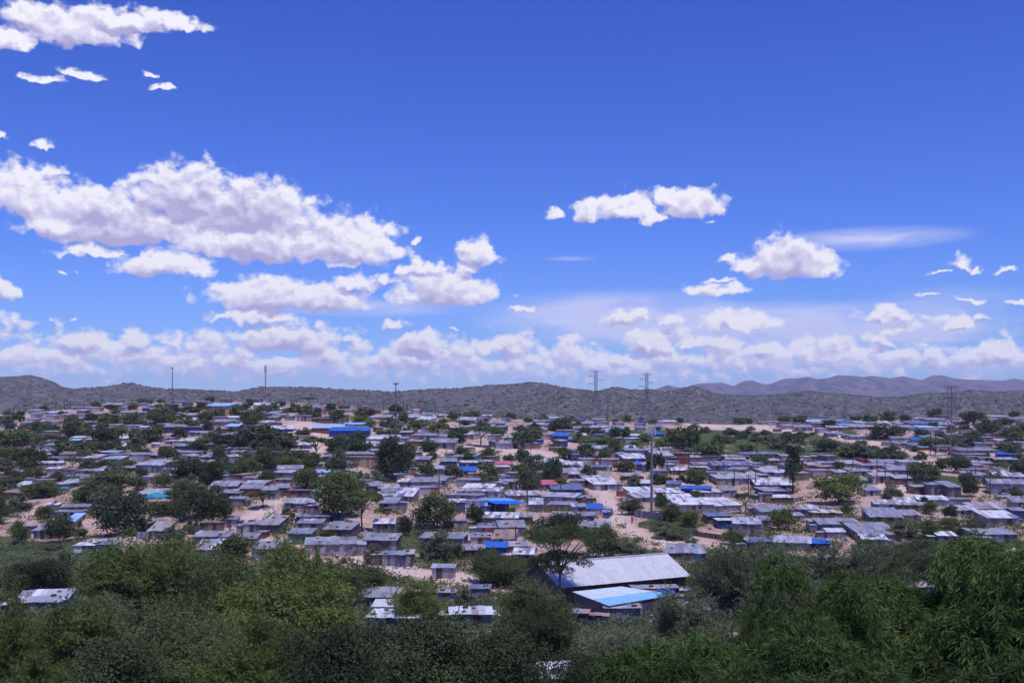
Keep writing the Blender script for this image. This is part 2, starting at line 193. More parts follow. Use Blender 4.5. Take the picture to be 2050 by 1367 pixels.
# ---------------------------------------------------------------- noise
_tab = np.random.default_rng(3).random((256, 256))
def vnoise(x, y, off=0):
    x = np.asarray(x, float) + off * 17.3; y = np.asarray(y, float) + off * 9.1
    xi = np.floor(x).astype(int); yi = np.floor(y).astype(int)
    fx = x - xi; fy = y - yi
    fx = fx * fx * (3 - 2 * fx); fy = fy * fy * (3 - 2 * fy)
    a = _tab[xi & 255, yi & 255]; b = _tab[(xi + 1) & 255, yi & 255]
    c = _tab[xi & 255, (yi + 1) & 255]; d = _tab[(xi + 1) & 255, (yi + 1) & 255]
    return (a * (1 - fx) + b * fx) * (1 - fy) + (c * (1 - fx) + d * fx) * fy
def fbm(x, y, o=4, off=0):
    s = 0; a = 0.5
    for k in range(o):
        s = s + a * vnoise(x * 2 ** k, y * 2 ** k, off + k); a *= 0.5
    return s / (1 - 0.5 ** o)

# ---------------------------------------------------------------- terrain
_Dk = [0, 40, 56, 80, 104, 128, 160, 200, 240, 320, 400, 480, 545, 640]
_Yk = [1700, 1560, 1440, 1330, 1272, 1222, 1155, 1085, 1025, 945, 890, 853, 838, 822]
_Dg = np.arange(0, 640.0, 1.0)
_Yg = np.interp(_Dg, _Dk, _Yk)
_k = np.ones(21) / 21
_Yg[12:-12] = np.convolve(_Yg, _k, 'same')[12:-12]
_cx = np.arange(-600, 2601, 10.0)
_cy = np.interp(_cx, [c[0] for c in CREST], [c[1] for c in CREST])
_cy[3:-3] = np.convolve(_cy, np.ones(5) / 5, 'same')[3:-3]
_Zk = ([-200, 0, 5, 12, 20, 30, 40, 56], [-1.0, -1.8, -3.2, -6.2, -8.8, -11.4, -13.8, -16.8])
def rowy(D, px):
    y0 = np.interp(D, _Dg, _Yg); yc = np.interp(px, _cx, _cy)
    return np.where(y0 < 1367, yc + (y0 - 838) * (1367 - yc) / 529.0, y0)
def ground_z(X, Y):
    X = np.asarray(X, float); Y = np.asarray(Y, float)
    D = np.clip(Y, 1, 545)
    px = np.clip(CX + F * X / np.maximum(Y, 25), -590, 2590)
    z = -(rowy(D, px) - HY) * D / F
    zn = np.interp(Y, _Zk[0], _Zk[1])
    w = np.clip((Y - 46) / 14, 0, 1)
    z = zn * (1 - w) + z * w
    t = np.clip((Y - 556) / 420, 0, 1); t = t * t * (3 - 2 * t)
    z = z * (1 - t) + (-58) * t
    n = (fbm(X / 55, Y / 40, 2, 15) - .5) * 4.2 * np.clip((Y - 150) / 60, 0, 1) * np.clip((560 - Y) / 120, 0, 1) + (fbm(X / 16, Y / 16, 2, 5) - .5) * 1.3 + (fbm(X / 5, Y / 5, 2, 9) - .5) * .35
    z = z + n * np.clip((Y - 30) / 60, 0, 1) * np.clip((900 - Y) / 300, 0, 1)
    return z
def dist(px, y):
    yc = float(np.interp(px, _cx, _cy))
    y0 = 838 + (y - yc) * 529.0 / (1367 - yc)
    if y0 >= _Yg[1]: return 3.0
    return float(np.interp(-y0, -_Yg, _Dg))
def place(px, y):
    D0 = min(dist(px, y), 575.0)
    Ds = np.linspace(D0 * .88, min(D0 * 1.12, 580), 61); Xs = (px - CX) * Ds / F
    e = np.abs(HY - F * ground_z(Xs, Ds) / Ds - y) + np.abs(Ds - D0) / D0 * 14
    D = float(Ds[int(np.argmin(e))]) if 60 < D0 < 545 else D0
    X = (px - CX) * D / F
    return X, D, float(ground_z(X, D))
ROADS = [([(1380, 851), (1640, 862), (1700, 879), (1790, 894), (1850, 907), (1905, 921)], 5), ([(1190, 972), (1218, 1000), (1222, 1030), (1262, 1062), (1310, 1088), (1420, 1096)], 8),
         ([(560, 868), (610, 850), (640, 868), (665, 885), (640, 900)], 8), ([(700, 1120), (850, 1150), (935, 1160)], 11), ([(1690, 985), (1780, 975), (1900, 1000)], 9), ([(545, 990), (560, 1010), (480, 1050), (500, 1080), (600, 1110)], 9),
         ([(860, 905), (950, 895), (1100, 912)], 7), ([(1890, 935), (1850, 925)], 8)]
def dirt(px, y):
    px = np.asarray(px, float); y = np.asarray(y, float); out = np.zeros_like(px)
    for pl, w in ROADS:
        for (a, b), (c, d) in zip(pl, pl[1:]):
            vx, vy = c - a, (d - b) * 2.2; t = np.clip(((px - a) * vx + (y - b) * 2.2 * vy) / (vx * vx + vy * vy), 0, 1)
            q = np.hypot(px - a - t * vx, (y - b) * 2.2 - t * vy)
            out = np.maximum(out, np.clip(1.5 - q / (w * 2.5), 0, 1))
    return out
def green(px, y, X, Y):
    g = np.zeros_like(np.asarray(px, float))
    for (a, b, c, d) in GREEN:
        q = 1.25 - np.sqrt(((px - a) / c) ** 2 + ((y - b) / d) ** 2)
        g = np.maximum(g, np.clip(q * 2.2, 0, 1))
    n = fbm(X / 9, Y / 9, 3, 31)
    g = np.where(dirt(px, y) > .5, 0, g)
    m = np.clip(g * 1.3 + (n - .55) * 2.2, 0, 1)
    return m

# ---------------------------------------------------------------- materials
def new_mat(name):
    m = bpy.data.materials.new(name); m.use_nodes = True
    nt = m.node_tree; nt.nodes.clear()
    return m, nt
def N(nt, t, **kw):
    n = nt.nodes.new(t)
    for k, v in kw.items():
        if k.startswith('i_'):
            key = k[2:].replace('_', ' ')
            n.inputs[key].default_value = v
        else: setattr(n, k, v)
    return n
def L(nt, a, b): nt.links.new(a, b)
def mixrgb(nt, mode, fac, a, b):
    n = nt.nodes.new('ShaderNodeMix'); n.data_type = 'RGBA'; n.blend_type = mode
    for s, v in ((n.inputs[0], fac), (n.inputs[6], a), (n.inputs[7], b)):
        if hasattr(v, 'is_output'): nt.links.new(v, s)
        elif isinstance(v, (int, float)): s.default_value = v
        else: s.default_value = (*v, 1) if len(v) == 3 else v
    return n.outputs[2]
def math_(nt, op, a, b=None, c=None, clamp=False):
    n = nt.nodes.new('ShaderNodeMath'); n.operation = op; n.use_clamp = clamp
    for i, v in enumerate((a, b, c)):
        if v is None: continue
        if hasattr(v, 'is_output'): nt.links.new(v, n.inputs[i])
        else: n.inputs[i].default_value = v
    return n.outputs[0]
def ramp(nt, fac, stops):
    n = nt.nodes.new('ShaderNodeValToRGB'); e = n.color_ramp.elements
    while len(e) < len(stops): e.new(0.5)
    for el, (p, c) in zip(e, stops):
        el.position = p; el.color = (*c, 1) if len(c) == 3 else c
    nt.links.new(fac, n.inputs[0]); return n.outputs[0]
def principled(nt, **kw):
    b = nt.nodes.new('ShaderNodeBsdfPrincipled'); o = nt.nodes.new('ShaderNodeOutputMaterial')
    nt.links.new(b.outputs[0], o.inputs[0])
    for k, v in kw.items():
        s = b.inputs[k.replace('_', ' ')]
        if hasattr(v, 'is_output'): nt.links.new(v, s)
        else: s.default_value = v
    return b
def geo_pos(nt):
    return nt.nodes.new('ShaderNodeNewGeometry').outputs['Position']
def noise(nt, vec, scale, detail=4, rough=.55, dist=0):
    n = N(nt, 'ShaderNodeTexNoise'); n.inputs['Scale'].default_value = scale; n.inputs['Detail'].default_value = detail
    n.inputs['Roughness'].default_value = rough; n.inputs['Distortion'].default_value = dist
    if vec is not None: nt.links.new(vec, n.inputs['Vector'])
    return n.outputs['Fac']

def sheet_mat():
    # every sheet carries its own colour (attribute Col, alpha = how metallic); weathering adds streaks, dents and rust
    m, nt = new_mat('metal_sheet')
    at = N(nt, 'ShaderNodeAttribute', attribute_name='Col')
    tc = N(nt, 'ShaderNodeTexCoord'); ob = tc.outputs['Object']
    st = N(nt, 'ShaderNodeMapping'); st.inputs['Scale'].default_value = (1.2, 1.2, .35); L(nt, ob, st.inputs[0])
    oi = N(nt, 'ShaderNodeObjectInfo')
    add = N(nt, 'ShaderNodeVectorMath', operation='ADD'); L(nt, st.outputs[0], add.inputs[0])
    sc_ = math_(nt, 'MULTIPLY', oi.outputs['Random'], 37.0); L(nt, sc_, add.inputs[1])
    n1 = noise(nt, add.outputs[0], 1.6, 5, .6)
    n2 = noise(nt, add.outputs[0], 6.0, 3, .6)
    tone = math_(nt, 'MULTIPLY_ADD', n1, .9, .55)
    c = mixrgb(nt, 'MULTIPLY', 1.0, at.outputs['Color'], (1, 1, 1))
    sep = N(nt, 'ShaderNodeVectorMath', operation='SCALE'); L(nt, c, sep.inputs[0]); L(nt, tone, sep.inputs['Scale'])
    rust = math_(nt, 'MULTIPLY', math_(nt, 'GREATER_THAN', n1, .61), math_(nt, 'GREATER_THAN', n2, .5))
    c2 = mixrgb(nt, 'MIX', math_(nt, 'MULTIPLY', rust, .45), sep.outputs[0], (.24, .12, .085))
    bw = N(nt, 'ShaderNodeTexWave', wave_type='BANDS', bands_direction='X'); bw.inputs['Scale'].default_value = 1.2; bw.inputs['Distortion'].default_value = .4; L(nt, ob, bw.inputs['Vector'])
    bmp = N(nt, 'ShaderNodeBump'); bmp.inputs['Strength'].default_value = .35; bmp.inputs['Distance'].default_value = .05; L(nt, math_(nt, 'ADD', n2, bw.outputs['Fac']), bmp.inputs['Height'])
    b = principled(nt, Base_Color=c2, Roughness=.42)
    L(nt, math_(nt, 'MULTIPLY', at.outputs['Alpha'], .75), b.inputs['Metallic'])
    L(nt, math_(nt, 'MULTIPLY_ADD', n2, .3, .32), b.inputs['Roughness'])
    L(nt, bmp.outputs[0], b.inputs['Normal'])
    return m
def plain_mat(name, col, rough=.7, metal=0, var=.3, scale=3.0):
    m, nt = new_mat(name)
    tc = N(nt, 'ShaderNodeTexCoord')
    n = noise(nt, tc.outputs['Object'], scale, 4, .6)
    v = math_(nt, 'MULTIPLY_ADD', n, 2 * var, 1 - var)
    s = N(nt, 'ShaderNodeVectorMath', operation='SCALE'); s.inputs[0].default_value = col; L(nt, v, s.inputs['Scale'])
    principled(nt, Base_Color=s.outputs[0], Roughness=rough, Metallic=metal)
    return m
def leaf_mat(name, c1, c2, trans=.25):
    m, nt = new_mat(name)
    oi = N(nt, 'ShaderNodeObjectInfo'); tc = N(nt, 'ShaderNodeTexCoord')
    n = noise(nt, tc.outputs['Object'], 5.0, 3, .6)
    at = N(nt, 'ShaderNodeAttribute', attribute_name='Col')
    f = math_(nt, 'ADD', math_(nt, 'MULTIPLY', n, .9), math_(nt, 'MULTIPLY', at.outputs['Fac'], .55))
    f = math_(nt, 'ADD', f, math_(nt, 'MULTIPLY_ADD', oi.outputs['Random'], .5, -.5), clamp=True)
    c = mixrgb(nt, 'MIX', f, c1, c2)
    d = N(nt, 'ShaderNodeBsdfPrincipled'); L(nt, c, d.inputs['Base Color']); d.inputs['Roughness'].default_value = .7; d.inputs['Specular IOR Level'].default_value = .12
    t = N(nt, 'ShaderNodeBsdfTranslucent'); L(nt, mixrgb(nt, 'MULTIPLY', 1.0, c, (1.1, 1.5, .5)), t.inputs[0])
    mx = N(nt, 'ShaderNodeMixShader'); mx.inputs[0].default_value = trans
    L(nt, d.outputs[0], mx.inputs[1]); L(nt, t.outputs[0], mx.inputs[2])
    o = N(nt, 'ShaderNodeOutputMaterial'); L(nt, mx.outputs[0], o.inputs[0])
    return m
M = {}
M['sheet'] = sheet_mat()
M['leaf_r'] = leaf_mat('leaf_green', (.040, .055, .024), (.150, .178, .078))
M['leaf_y'] = leaf_mat('leaf_yellow_green', (.056, .076, .024), (.200, .235, .075), .3)
M['leaf_d'] = leaf_mat('leaf_dark', (.028, .039, .022), (.098, .122, .062))
M['leaf_g'] = leaf_mat('leaf_grey_green', (.060, .072, .048), (.180, .200, .128))
M['leaf_w'] = leaf_mat('leaf_pepper_tree', (.028, .052, .018), (.160, .215, .072), .36)
M['bark'] = plain_mat('bark', (.085, .065, .055), .9, 0, .4, 6)
M['pole'] = plain_mat('pole_wood', (.035, .030, .040), .8, 0, .3, 3)
M['steel'] = plain_mat('galvanised_steel', (.26, .26, .30), .5, .5, .2, 4)
M['mast_grey'] = plain_mat('mast_grey', (.13, .13, .16), .6, .1, .2, 4)
M['steel_dark'] = plain_mat('weathered_steel', (.10, .10, .13), .6, .3, .2, 4)
M['white_paint'] = plain_mat('white_paint', (.75, .75, .78), .5, 0, .1)
M['red_paint'] = plain_mat('red_paint', (.30, .03, .03), .5, 0, .15)
M['silver_paint'] = plain_mat('silver_paint', (.45, .46, .50), .3, .5, .05)
M['dark_paint'] = plain_mat('dark_paint', (.04, .045, .06), .35, .1, .1)
M['glass'] = plain_mat('dark_glass', (.02, .025, .035), .08, 0, .05)
M['rubber'] = plain_mat('rubber', (.02, .02, .022), .8, 0, .2)
M['stone'] = plain_mat('stone', (.16, .14, .14), .9, 0, .35)
M['dark'] = plain_mat('dark_hair', (.025, .025, .03), .9, 0, .3)  # near-black colour of the hair
M['skin'] = plain_mat('skin', (.09, .05, .035), .6, 0, .1)
M['straw'] = plain_mat('maize_leaf', (.07, .12, .03), .7, 0, .4, 8)
M['scrap'] = plain_mat('scrap', (.30, .24, .22), .8, .1, .7, 2.5)
M['teal'] = plain_mat('teal_cloth', (.015, .22, .30), .8, 0, .12)

# ---------------------------------------------------------------- mesh building
class MB:
    def __init__(s): s.v = []; s.f = []; s.c = []
    def face(s, pts, col=(1, 1, 1, 1)):
        i = len(s.v); s.v.extend(pts); s.f.append(tuple(range(i, i + len(pts)))); s.c.append(col)
    def box(s, x0, x1, y0, y1, z0, z1, col=(1, 1, 1, 1), top=True):
        p = [(x0, y0, z0), (x1, y0, z0), (x1, y1, z0), (x0, y1, z0), (x0, y0, z1), (x1, y0, z1), (x1, y1, z1), (x0, y1, z1)]
        i = len(s.v); s.v.extend(p)
        fs = [(0, 1, 5, 4), (1, 2, 6, 5), (2, 3, 7, 6), (3, 0, 4, 7), (3, 2, 1, 0)] + ([(4, 5, 6, 7)] if top else [])
        for f in fs: s.f.append(tuple(i + k for k in f)); s.c.append(col)
    def bar(s, a, b, r0, r1=None, n=4, col=(1, 1, 1, 1), cap=True):
        r1 = r0 if r1 is None else r1
        a = Vector(a); b = Vector(b); d = (b - a)
        if d.length < 1e-6: return
        d.normalize(); u = d.orthogonal().normalized(); w = d.cross(u)
        i = len(s.v)
        for c_, r in ((a, r0), (b, r1)):
            for k in range(n):
                t = 2 * math.pi * (k + .5) / n
                s.v.append(tuple(c_ + u * (r * math.cos(t)) + w * (r * math.sin(t))))
        for k in range(n):
            k2 = (k + 1) % n
            s.f.append((i + k, i + k2, i + n + k2, i + n + k)); s.c.append(col)
        if cap:
            s.f.append(tuple(i + k for k in range(n))[::-1]); s.c.append(col)
            s.f.append(tuple(i + n + k for k in range(n))); s.c.append(col)
    def sheet(s, p00, p10, p11, p01, nx, ny, colf, th=.02, jit=.03, seed=0, wob=0):
        # a skin made of separate overlapping sheets, each with its own colour and thickness
        rr = random.Random(seed)
        P = [Vector(q) for q in (p00, p10, p11, p01)]
        nrm = (P[1] - P[0]).cross(P[3] - P[0]).normalized()
        def at(u, v): return P[0].lerp(P[1], u).lerp(P[3].lerp(P[2], u), v)
        for i in range(nx):
            for j in range(ny):
                e = 0.004
                o = nrm * (jit * rr.random() + (i % 2) * .006)
                v0 = j / ny - (wob * rr.random() if j == 0 else .01); v1 = (j + 1) / ny + (wob * rr.random() if j == ny - 1 else .01)
                q = [at(i / nx - e, v0) + o, at((i + 1) / nx + e, v0) + o, at((i + 1) / nx + e, v1) + o, at(i / nx - e, v1) + o]
                k = [a - nrm * th for a in q]; c = colf(rr)
                b = len(s.v); s.v.extend([tuple(a) for a in q + k])
                for f in ((0, 1, 2, 3), (7, 6, 5, 4), (0, 4, 5, 1), (1, 5, 6, 2), (2, 6, 7, 3), (3, 7, 4, 0)):
                    s.f.append(tuple(b + t for t in f)); s.c.append(c)
    def mesh(s, name, mat, smooth=False):
        me = bpy.data.meshes.new(name)
        me.from_pydata(s.v, [], s.f)
        at = me.attributes.new('Col', 'FLOAT_COLOR', 'CORNER')
        cnt = [len(f) for f in s.f]
        arr = np.repeat(np.array([c if len(c) == 4 else (*c, 1) for c in s.c], dtype=np.float32).reshape(-1, 4), cnt, axis=0)
        at.data.foreach_set('color', arr.ravel())
        if mat is not None: me.materials.append(mat)
        if smooth: me.shade_smooth()
        return me
    def obj(s, name, mat, parent=None, smooth=False):
        return link(name, s.mesh(name, mat, smooth), parent)
def link(name, data, parent=None):
    o = bpy.data.objects.new(name, data); COL.objects.link(o)
    if parent is not None: o.parent = parent
    return o
THINGS = []   # (object, description, category, group, px, py)
def thing(name, loc, rz, desc, cat, group, px, py, data=None, label=None):
    o = link(name, data); o.location = loc; o.rotation_euler = (0, 0, rz)
    reg(o, desc, cat, group, px, py, label); return o
def reg(o, desc, cat, group, px, py, label=None):
    o['category'] = cat
    if group: o['group'] = group
    if label: o['label'] = label
    THINGS.append((o, desc, cat, group, px, py, label))

# ---------------------------------------------------------------- camera, light, sky
cam = bpy.data.cameras.new('camera'); co = link('camera', cam)
co.location = (0, 0, 0); co.rotation_euler = (R(90), 0, 0)
cam.sensor_width = 36; cam.lens = 36 * F / 2050; cam.shift_y = (HY - 683.5) / 2050
cam.clip_start = .1; cam.clip_end = 40000
sc.camera = co
SUN_EL, SUN_AZ = 68.0, 152.0     # azimuth measured clockwise from the viewing direction (y axis)
d = Vector((math.sin(R(SUN_AZ)) * math.cos(R(SUN_EL)), math.cos(R(SUN_AZ)) * math.cos(R(SUN_EL)), math.sin(R(SUN_EL))))
sun = bpy.data.lights.new('sun', 'SUN'); so = link('sun', sun); so.location = (0, 0, 300)
so.rotation_euler = d.to_track_quat('Z', 'Y').to_euler(); sun.energy = 3.4; sun.angle = R(.53); sun.color = (1, .965, .93)

def build_world():
    w = bpy.data.worlds.new('World'); sc.world = w; w.use_nodes = True
    nt = w.node_tree; nt.nodes.clear()
    w.cycles.sampling_method = 'MANUAL'; w.cycles.sample_map_resolution = 512
    sky = N(nt, 'ShaderNodeTexSky', sky_type='NISHITA'); sky.sun_disc = False; sky.sun_elevation = R(SUN_EL); sky.sun_rotation = R(SUN_AZ)
    sky.altitude = 1700; sky.air_density = 1.0; sky.dust_density = .6; sky.ozone_density = 3.0
    tc = N(nt, 'ShaderNodeTexCoord'); sp = N(nt, 'ShaderNodeSeparateXYZ'); L(nt, tc.outputs['Generated'], sp.inputs[0])
    x, y, z = sp.outputs
    az = math_(nt, 'ARCTAN2', x, y)
    hyp = math_(nt, 'SQRT', math_(nt, 'ADD', math_(nt, 'MULTIPLY', x, x), math_(nt, 'MULTIPLY', y, y)))
    el = math_(nt, 'DIVIDE', z, math_(nt, 'MAXIMUM', hyp, .08))
    elc = math_(nt, 'MAXIMUM', el, -.02)
    # clear sky: the physical sky, graded to the deep violet-blue of the photograph
    g = ramp(nt, math_(nt, 'MULTIPLY', elc, 2.2), [(0.0, SKY[0]), (.12, SKY[1]), (.35, SKY[2]), (.85, SKY[3]), (1.0, SKY[3])])
    skc = N(nt, 'ShaderNodeVectorMath', operation='SCALE'); L(nt, sky.outputs[0], skc.inputs[0]); skc.inputs['Scale'].default_value = .1
    skyc = mixrgb(nt, 'MULTIPLY', 1.0, skc.outputs[0], g)
    P = N(nt, 'ShaderNodeCombineXYZ'); L(nt, az, P.inputs[0]); L(nt, elc, P.inputs[1])
    P = P.outputs[0]
    nz = N(nt, 'ShaderNodeTexNoise'); nz.inputs['Scale'].default_value = 42; nz.inputs['Detail'].default_value = 3; nz.inputs['Roughness'].default_value = .6; L(nt, P, nz.inputs['Vector'])
    nv = N(nt, 'ShaderNodeVectorMath', operation='SUBTRACT'); L(nt, nz.outputs['Color'], nv.inputs[0]); nv.inputs[1].default_value = (.5, .5, .5)
    up = N(nt, 'ShaderNodeVectorMath', operation='ADD'); L(nt, P, up.inputs[0]); up.inputs[1].default_value = (.0020, .0065, 0)
    def shared(P):
        # turbulence that does not depend on where the clouds are
        v2 = N(nt, 'ShaderNodeVectorMath', operation='MULTIPLY_ADD'); L(nt, nv.outputs[0], v2.inputs[0]); v2.inputs[1].default_value = (.034, .024, 0); L(nt, P, v2.inputs[2])
        pm = N(nt, 'ShaderNodeMapping'); pm.inputs['Scale'].default_value = (1, 2.0, 1); L(nt, P, pm.inputs[0])
        bn = noise(nt, pm.outputs[0], 11, 2, .5)
        e = N(nt, 'ShaderNodeSeparateXYZ'); L(nt, P, e.inputs[0])
        top = math_(nt, 'MULTIPLY_ADD', bn, .062, .040)
        bank = math_(nt, 'MINIMUM', math_(nt, 'MULTIPLY', math_(nt, 'SUBTRACT', top, e.outputs[1]), 18.0), .50)
        bank = math_(nt, 'ADD', bank, math_(nt, 'MULTIPLY_ADD', noise(nt, pm.outputs[0], 24, 4, .6), 1.4, -.72))
        low = math_(nt, 'MULTIPLY', math_(nt, 'SUBTRACT', e.outputs[1], .024), 22.0)
        bank = math_(nt, 'MINIMUM', bank, math_(nt, 'ADD', low, .12))
        bank = math_(nt, 'MINIMUM', bank, .55)
        pf = N(nt, 'ShaderNodeMapping'); pf.inputs['Scale'].default_value = (1, 1.3, 1); L(nt, P, pf.inputs[0])
        f1 = noise(nt, pf.outputs[0], 58, 7, .62)
        vo = N(nt, 'ShaderNodeTexVoronoi', feature='SMOOTH_F1'); vo.inputs['Scale'].default_value = 88; vo.inputs['Smoothness'].default_value = .5; L(nt, v2.outputs[0], vo.inputs['Vector'])
        t = math_(nt, 'MULTIPLY_ADD', f1, 1.0, -.49)
        t = math_(nt, 'ADD', t, math_(nt, 'MULTIPLY_ADD', vo.outputs['Distance'], -.42, .18))
        return v2.outputs[0], bank, t
    belly = math_(nt, 'MULTIPLY_ADD', noise(nt, P, 9, 3, .5), 2.6, -.62)
    belly = math_(nt, 'MAXIMUM', belly, .28)
    Q0, bank0, t0 = shared(P); Q1, bank1, t1 = shared(up.outputs[0])
    def body(nt, Q, bank, t, cl):
        best = bank
        for (a, e, ix, iy, k) in cl:
            s1 = N(nt, 'ShaderNodeVectorMath', operation='SUBTRACT'); L(nt, Q, s1.inputs[0]); s1.inputs[1].default_value = (a, e, 0)
            s2 = N(nt, 'ShaderNodeVectorMath', operation='MULTIPLY'); L(nt, s1.outputs[0], s2.inputs[0]); s2.inputs[1].default_value = (ix, iy, 0)
            s3 = N(nt, 'ShaderNodeVectorMath', operation='MULTIPLY'); L(nt, s1.outputs[0], s3.inputs[0]); s3.inputs[1].default_value = (-ix, -iy * 2.8, 0)
            s4 = N(nt, 'ShaderNodeVectorMath', operation='MAXIMUM'); L(nt, s2.outputs[0], s4.inputs[0]); L(nt, s3.outputs[0], s4.inputs[1])
            ln = N(nt, 'ShaderNodeVectorMath', operation='LENGTH'); L(nt, s4.outputs[0], ln.inputs[0])
            best = math_(nt, 'MAXIMUM', best, math_(nt, 'MULTIPLY_ADD', ln.outputs['Value'], -k, k))
        return math_(nt, 'ADD', best, t), best
    EL = []
    for (cx, cy, rx, ry) in CLOUDS:
        rx *= 1.24; ry *= 1.22
        a = math.atan2(cx - CX, F); cs = math.cos(a); e = (HY - cy) / F * cs
        EL.append((a, e, F / rx / cs / cs, F / ry / cs, min(1.15, .52 + ry / 75)))
    # thin high veil, and the softening of the lowest clouds
    pc = N(nt, 'ShaderNodeMapping'); pc.inputs['Scale'].default_value = (1, 5, 1); pc.inputs['Rotation'].default_value = (0, 0, R(6)); L(nt, P, pc.inputs[0])
    cn = noise(nt, pc.outputs[0], 16, 6, .6, .4)
    vk = math_(nt, 'MULTIPLY_ADD', cn, 2.2, -.35, clamp=True)
    hz = N(nt, 'ShaderNodeMapRange'); hz.inputs[1].default_value = .008; hz.inputs[2].default_value = .055; hz.inputs[3].default_value = .92; hz.inputs[4].default_value = 1.0; L(nt, elc, hz.inputs[0])
    VE = [(1230, 635, 310, 60, 1.9), (1560, 655, 480, 55, 2.0), (1740, 478, 200, 26, 1.3), (720, 615, 260, 22, 1.2), (1850, 665, 160, 26, 1.2), (1140, 518, 60, 6, .8), (1900, 600, 160, 30, .6)]
    boost = N(nt, 'ShaderNodeMapRange'); boost.inputs[1].default_value = .01; boost.inputs[2].default_value = .06; boost.inputs[3].default_value = 1.30; boost.inputs[4].default_value = 1.0; L(nt, elc, boost.inputs[0])
    def tile(u0, u1, v0, v1):
        # one patch of sky with the clouds that reach into it, as a node group
        cl = [q for q in EL if q[0] + 1.5 / q[2] + .02 > u0 and q[0] - 1.5 / q[2] - .02 < u1 and q[1] + 1.5 / q[3] + .02 > v0 and q[1] - .5 / q[3] - .02 < v1]
        gt = bpy.data.node_groups.new('sky_patch', 'ShaderNodeTree')
        ins = [('P', 'NodeSocketVector', P), ('Q0', 'NodeSocketVector', Q0), ('Q1', 'NodeSocketVector', Q1), ('bank0', 'NodeSocketFloat', bank0), ('bank1', 'NodeSocketFloat', bank1), ('t0', 'NodeSocketFloat', t0), ('t1', 'NodeSocketFloat', t1),
               ('belly', 'NodeSocketFloat', belly), ('vk', 'NodeSocketFloat', vk), ('hz', 'NodeSocketFloat', hz.outputs[0]), ('sky', 'NodeSocketColor', skyc), ('boost', 'NodeSocketFloat', boost.outputs[0])]
        for nm, ty, _ in ins: gt.interface.new_socket(nm, in_out='INPUT', socket_type=ty)
        gt.interface.new_socket('Background', in_out='OUTPUT', socket_type='NodeSocketShader')
        gi = N(gt, 'NodeGroupInput'); I = {nm: gi.outputs[i] for i, (nm, _, _) in enumerate(ins)}
        d0, b0 = body(gt, I['Q0'], I['bank0'], I['t0'], cl); d1, _ = body(gt, I['Q1'], I['bank1'], I['t1'], cl)
        alpha = N(gt, 'ShaderNodeMapRange', interpolation_type='SMOOTHSTEP'); alpha.inputs[1].default_value = 0.02; alpha.inputs[2].default_value = .42; L(gt, d0, alpha.inputs[0])
        li = math_(gt, 'SUBTRACT', d0, d1)
        sh = math_(gt, 'MULTIPLY_ADD', li, .95, 1.0)
        sh = math_(gt, 'SUBTRACT', sh, math_(gt, 'MULTIPLY', math_(gt, 'MAXIMUM', d1, 0.0), I['belly']), clamp=True)
        cc = ramp(gt, sh, [(0.0, CLD[0]), (.35, CLD[1]), (.7, CLD[2]), (1.0, CLD[3])])
        vs = None
        for (cx, cy, rx, ry, k) in VE:
            a = math.atan2(cx - CX, F); e = (HY - cy) / F * math.cos(a)
            if a + rx / F < u0 or a - rx / F > u1 or e + ry / F < v0 or e - ry / F > v1: continue
            s1 = N(gt, 'ShaderNodeVectorMath', operation='SUBTRACT'); L(gt, I['P'], s1.inputs[0]); s1.inputs[1].default_value = (a, e, 0)
            s2 = N(gt, 'ShaderNodeVectorMath', operation='MULTIPLY'); L(gt, s1.outputs[0], s2.inputs[0]); s2.inputs[1].default_value = (F / rx, F / ry, 0)
            ln = N(gt, 'ShaderNodeVectorMath', operation='LENGTH'); L(gt, s2.outputs[0], ln.inputs[0])
            q = math_(gt, 'MULTIPLY', math_(gt, 'SUBTRACT', 1.0, ln.outputs['Value'], clamp=True), k)
            vs = q if vs is None else math_(gt, 'ADD', vs, q)
        c1 = I['sky']
        if vs is not None: c1 = mixrgb(gt, 'MIX', math_(gt, 'MULTIPLY', math_(gt, 'MULTIPLY', vs, I['vk'], clamp=True), .8), c1, CLD[4])
        c2 = mixrgb(gt, 'MIX', math_(gt, 'MULTIPLY', alpha.outputs[0], I['hz']), c1, cc)
        bg = N(gt, 'ShaderNodeBackground'); L(gt, c2, bg.inputs[0]); L(gt, I['boost'], bg.inputs[1])
        go = N(gt, 'NodeGroupOutput'); L(gt, bg.outputs[0], go.inputs[0])
        gn = nt.nodes.new('ShaderNodeGroup'); gn.node_tree = gt
        for i, (_, _, src) in enumerate(ins): L(nt, src, gn.inputs[i])
        return gn.outputs[0]
    def mixs(f, a, b):
        m = N(nt, 'ShaderNodeMixShader'); L(nt, f, m.inputs[0]); L(nt, a, m.inputs[1]); L(nt, b, m.inputs[2]); return m.outputs[0]
    def split(u0, u1, v0, v1, n, vert=True):
        if n == 0: return tile(u0, u1, v0, v1)
        if (u1 - u0) > (v1 - v0) * 1.2:
            um = (u0 + u1) / 2; return mixs(math_(nt, 'GREATER_THAN', az, um), split(u0, um, v0, v1, n - 1), split(um, u1, v0, v1, n - 1))
        vm = (v0 + v1) / 2; return mixs(math_(nt, 'GREATER_THAN', elc, vm), split(u0, u1, v0, vm, n - 1), split(u0, u1, vm, v1, n - 1))
    front = split(-.58, .58, -.02, .44, 5)
    # elsewhere: open sky with a few soft distant clouds near the horizon
    ob = noise(nt, P, 7, 4, .6); of = math_(nt, 'MULTIPLY', math_(nt, 'MULTIPLY_ADD', ob, 5, -2.7, clamp=True), math_(nt, 'LESS_THAN', elc, .6))
    bg = N(nt, 'ShaderNodeBackground'); L(nt, mixrgb(nt, 'MIX', of, skyc, CLD[2]), bg.inputs[0])
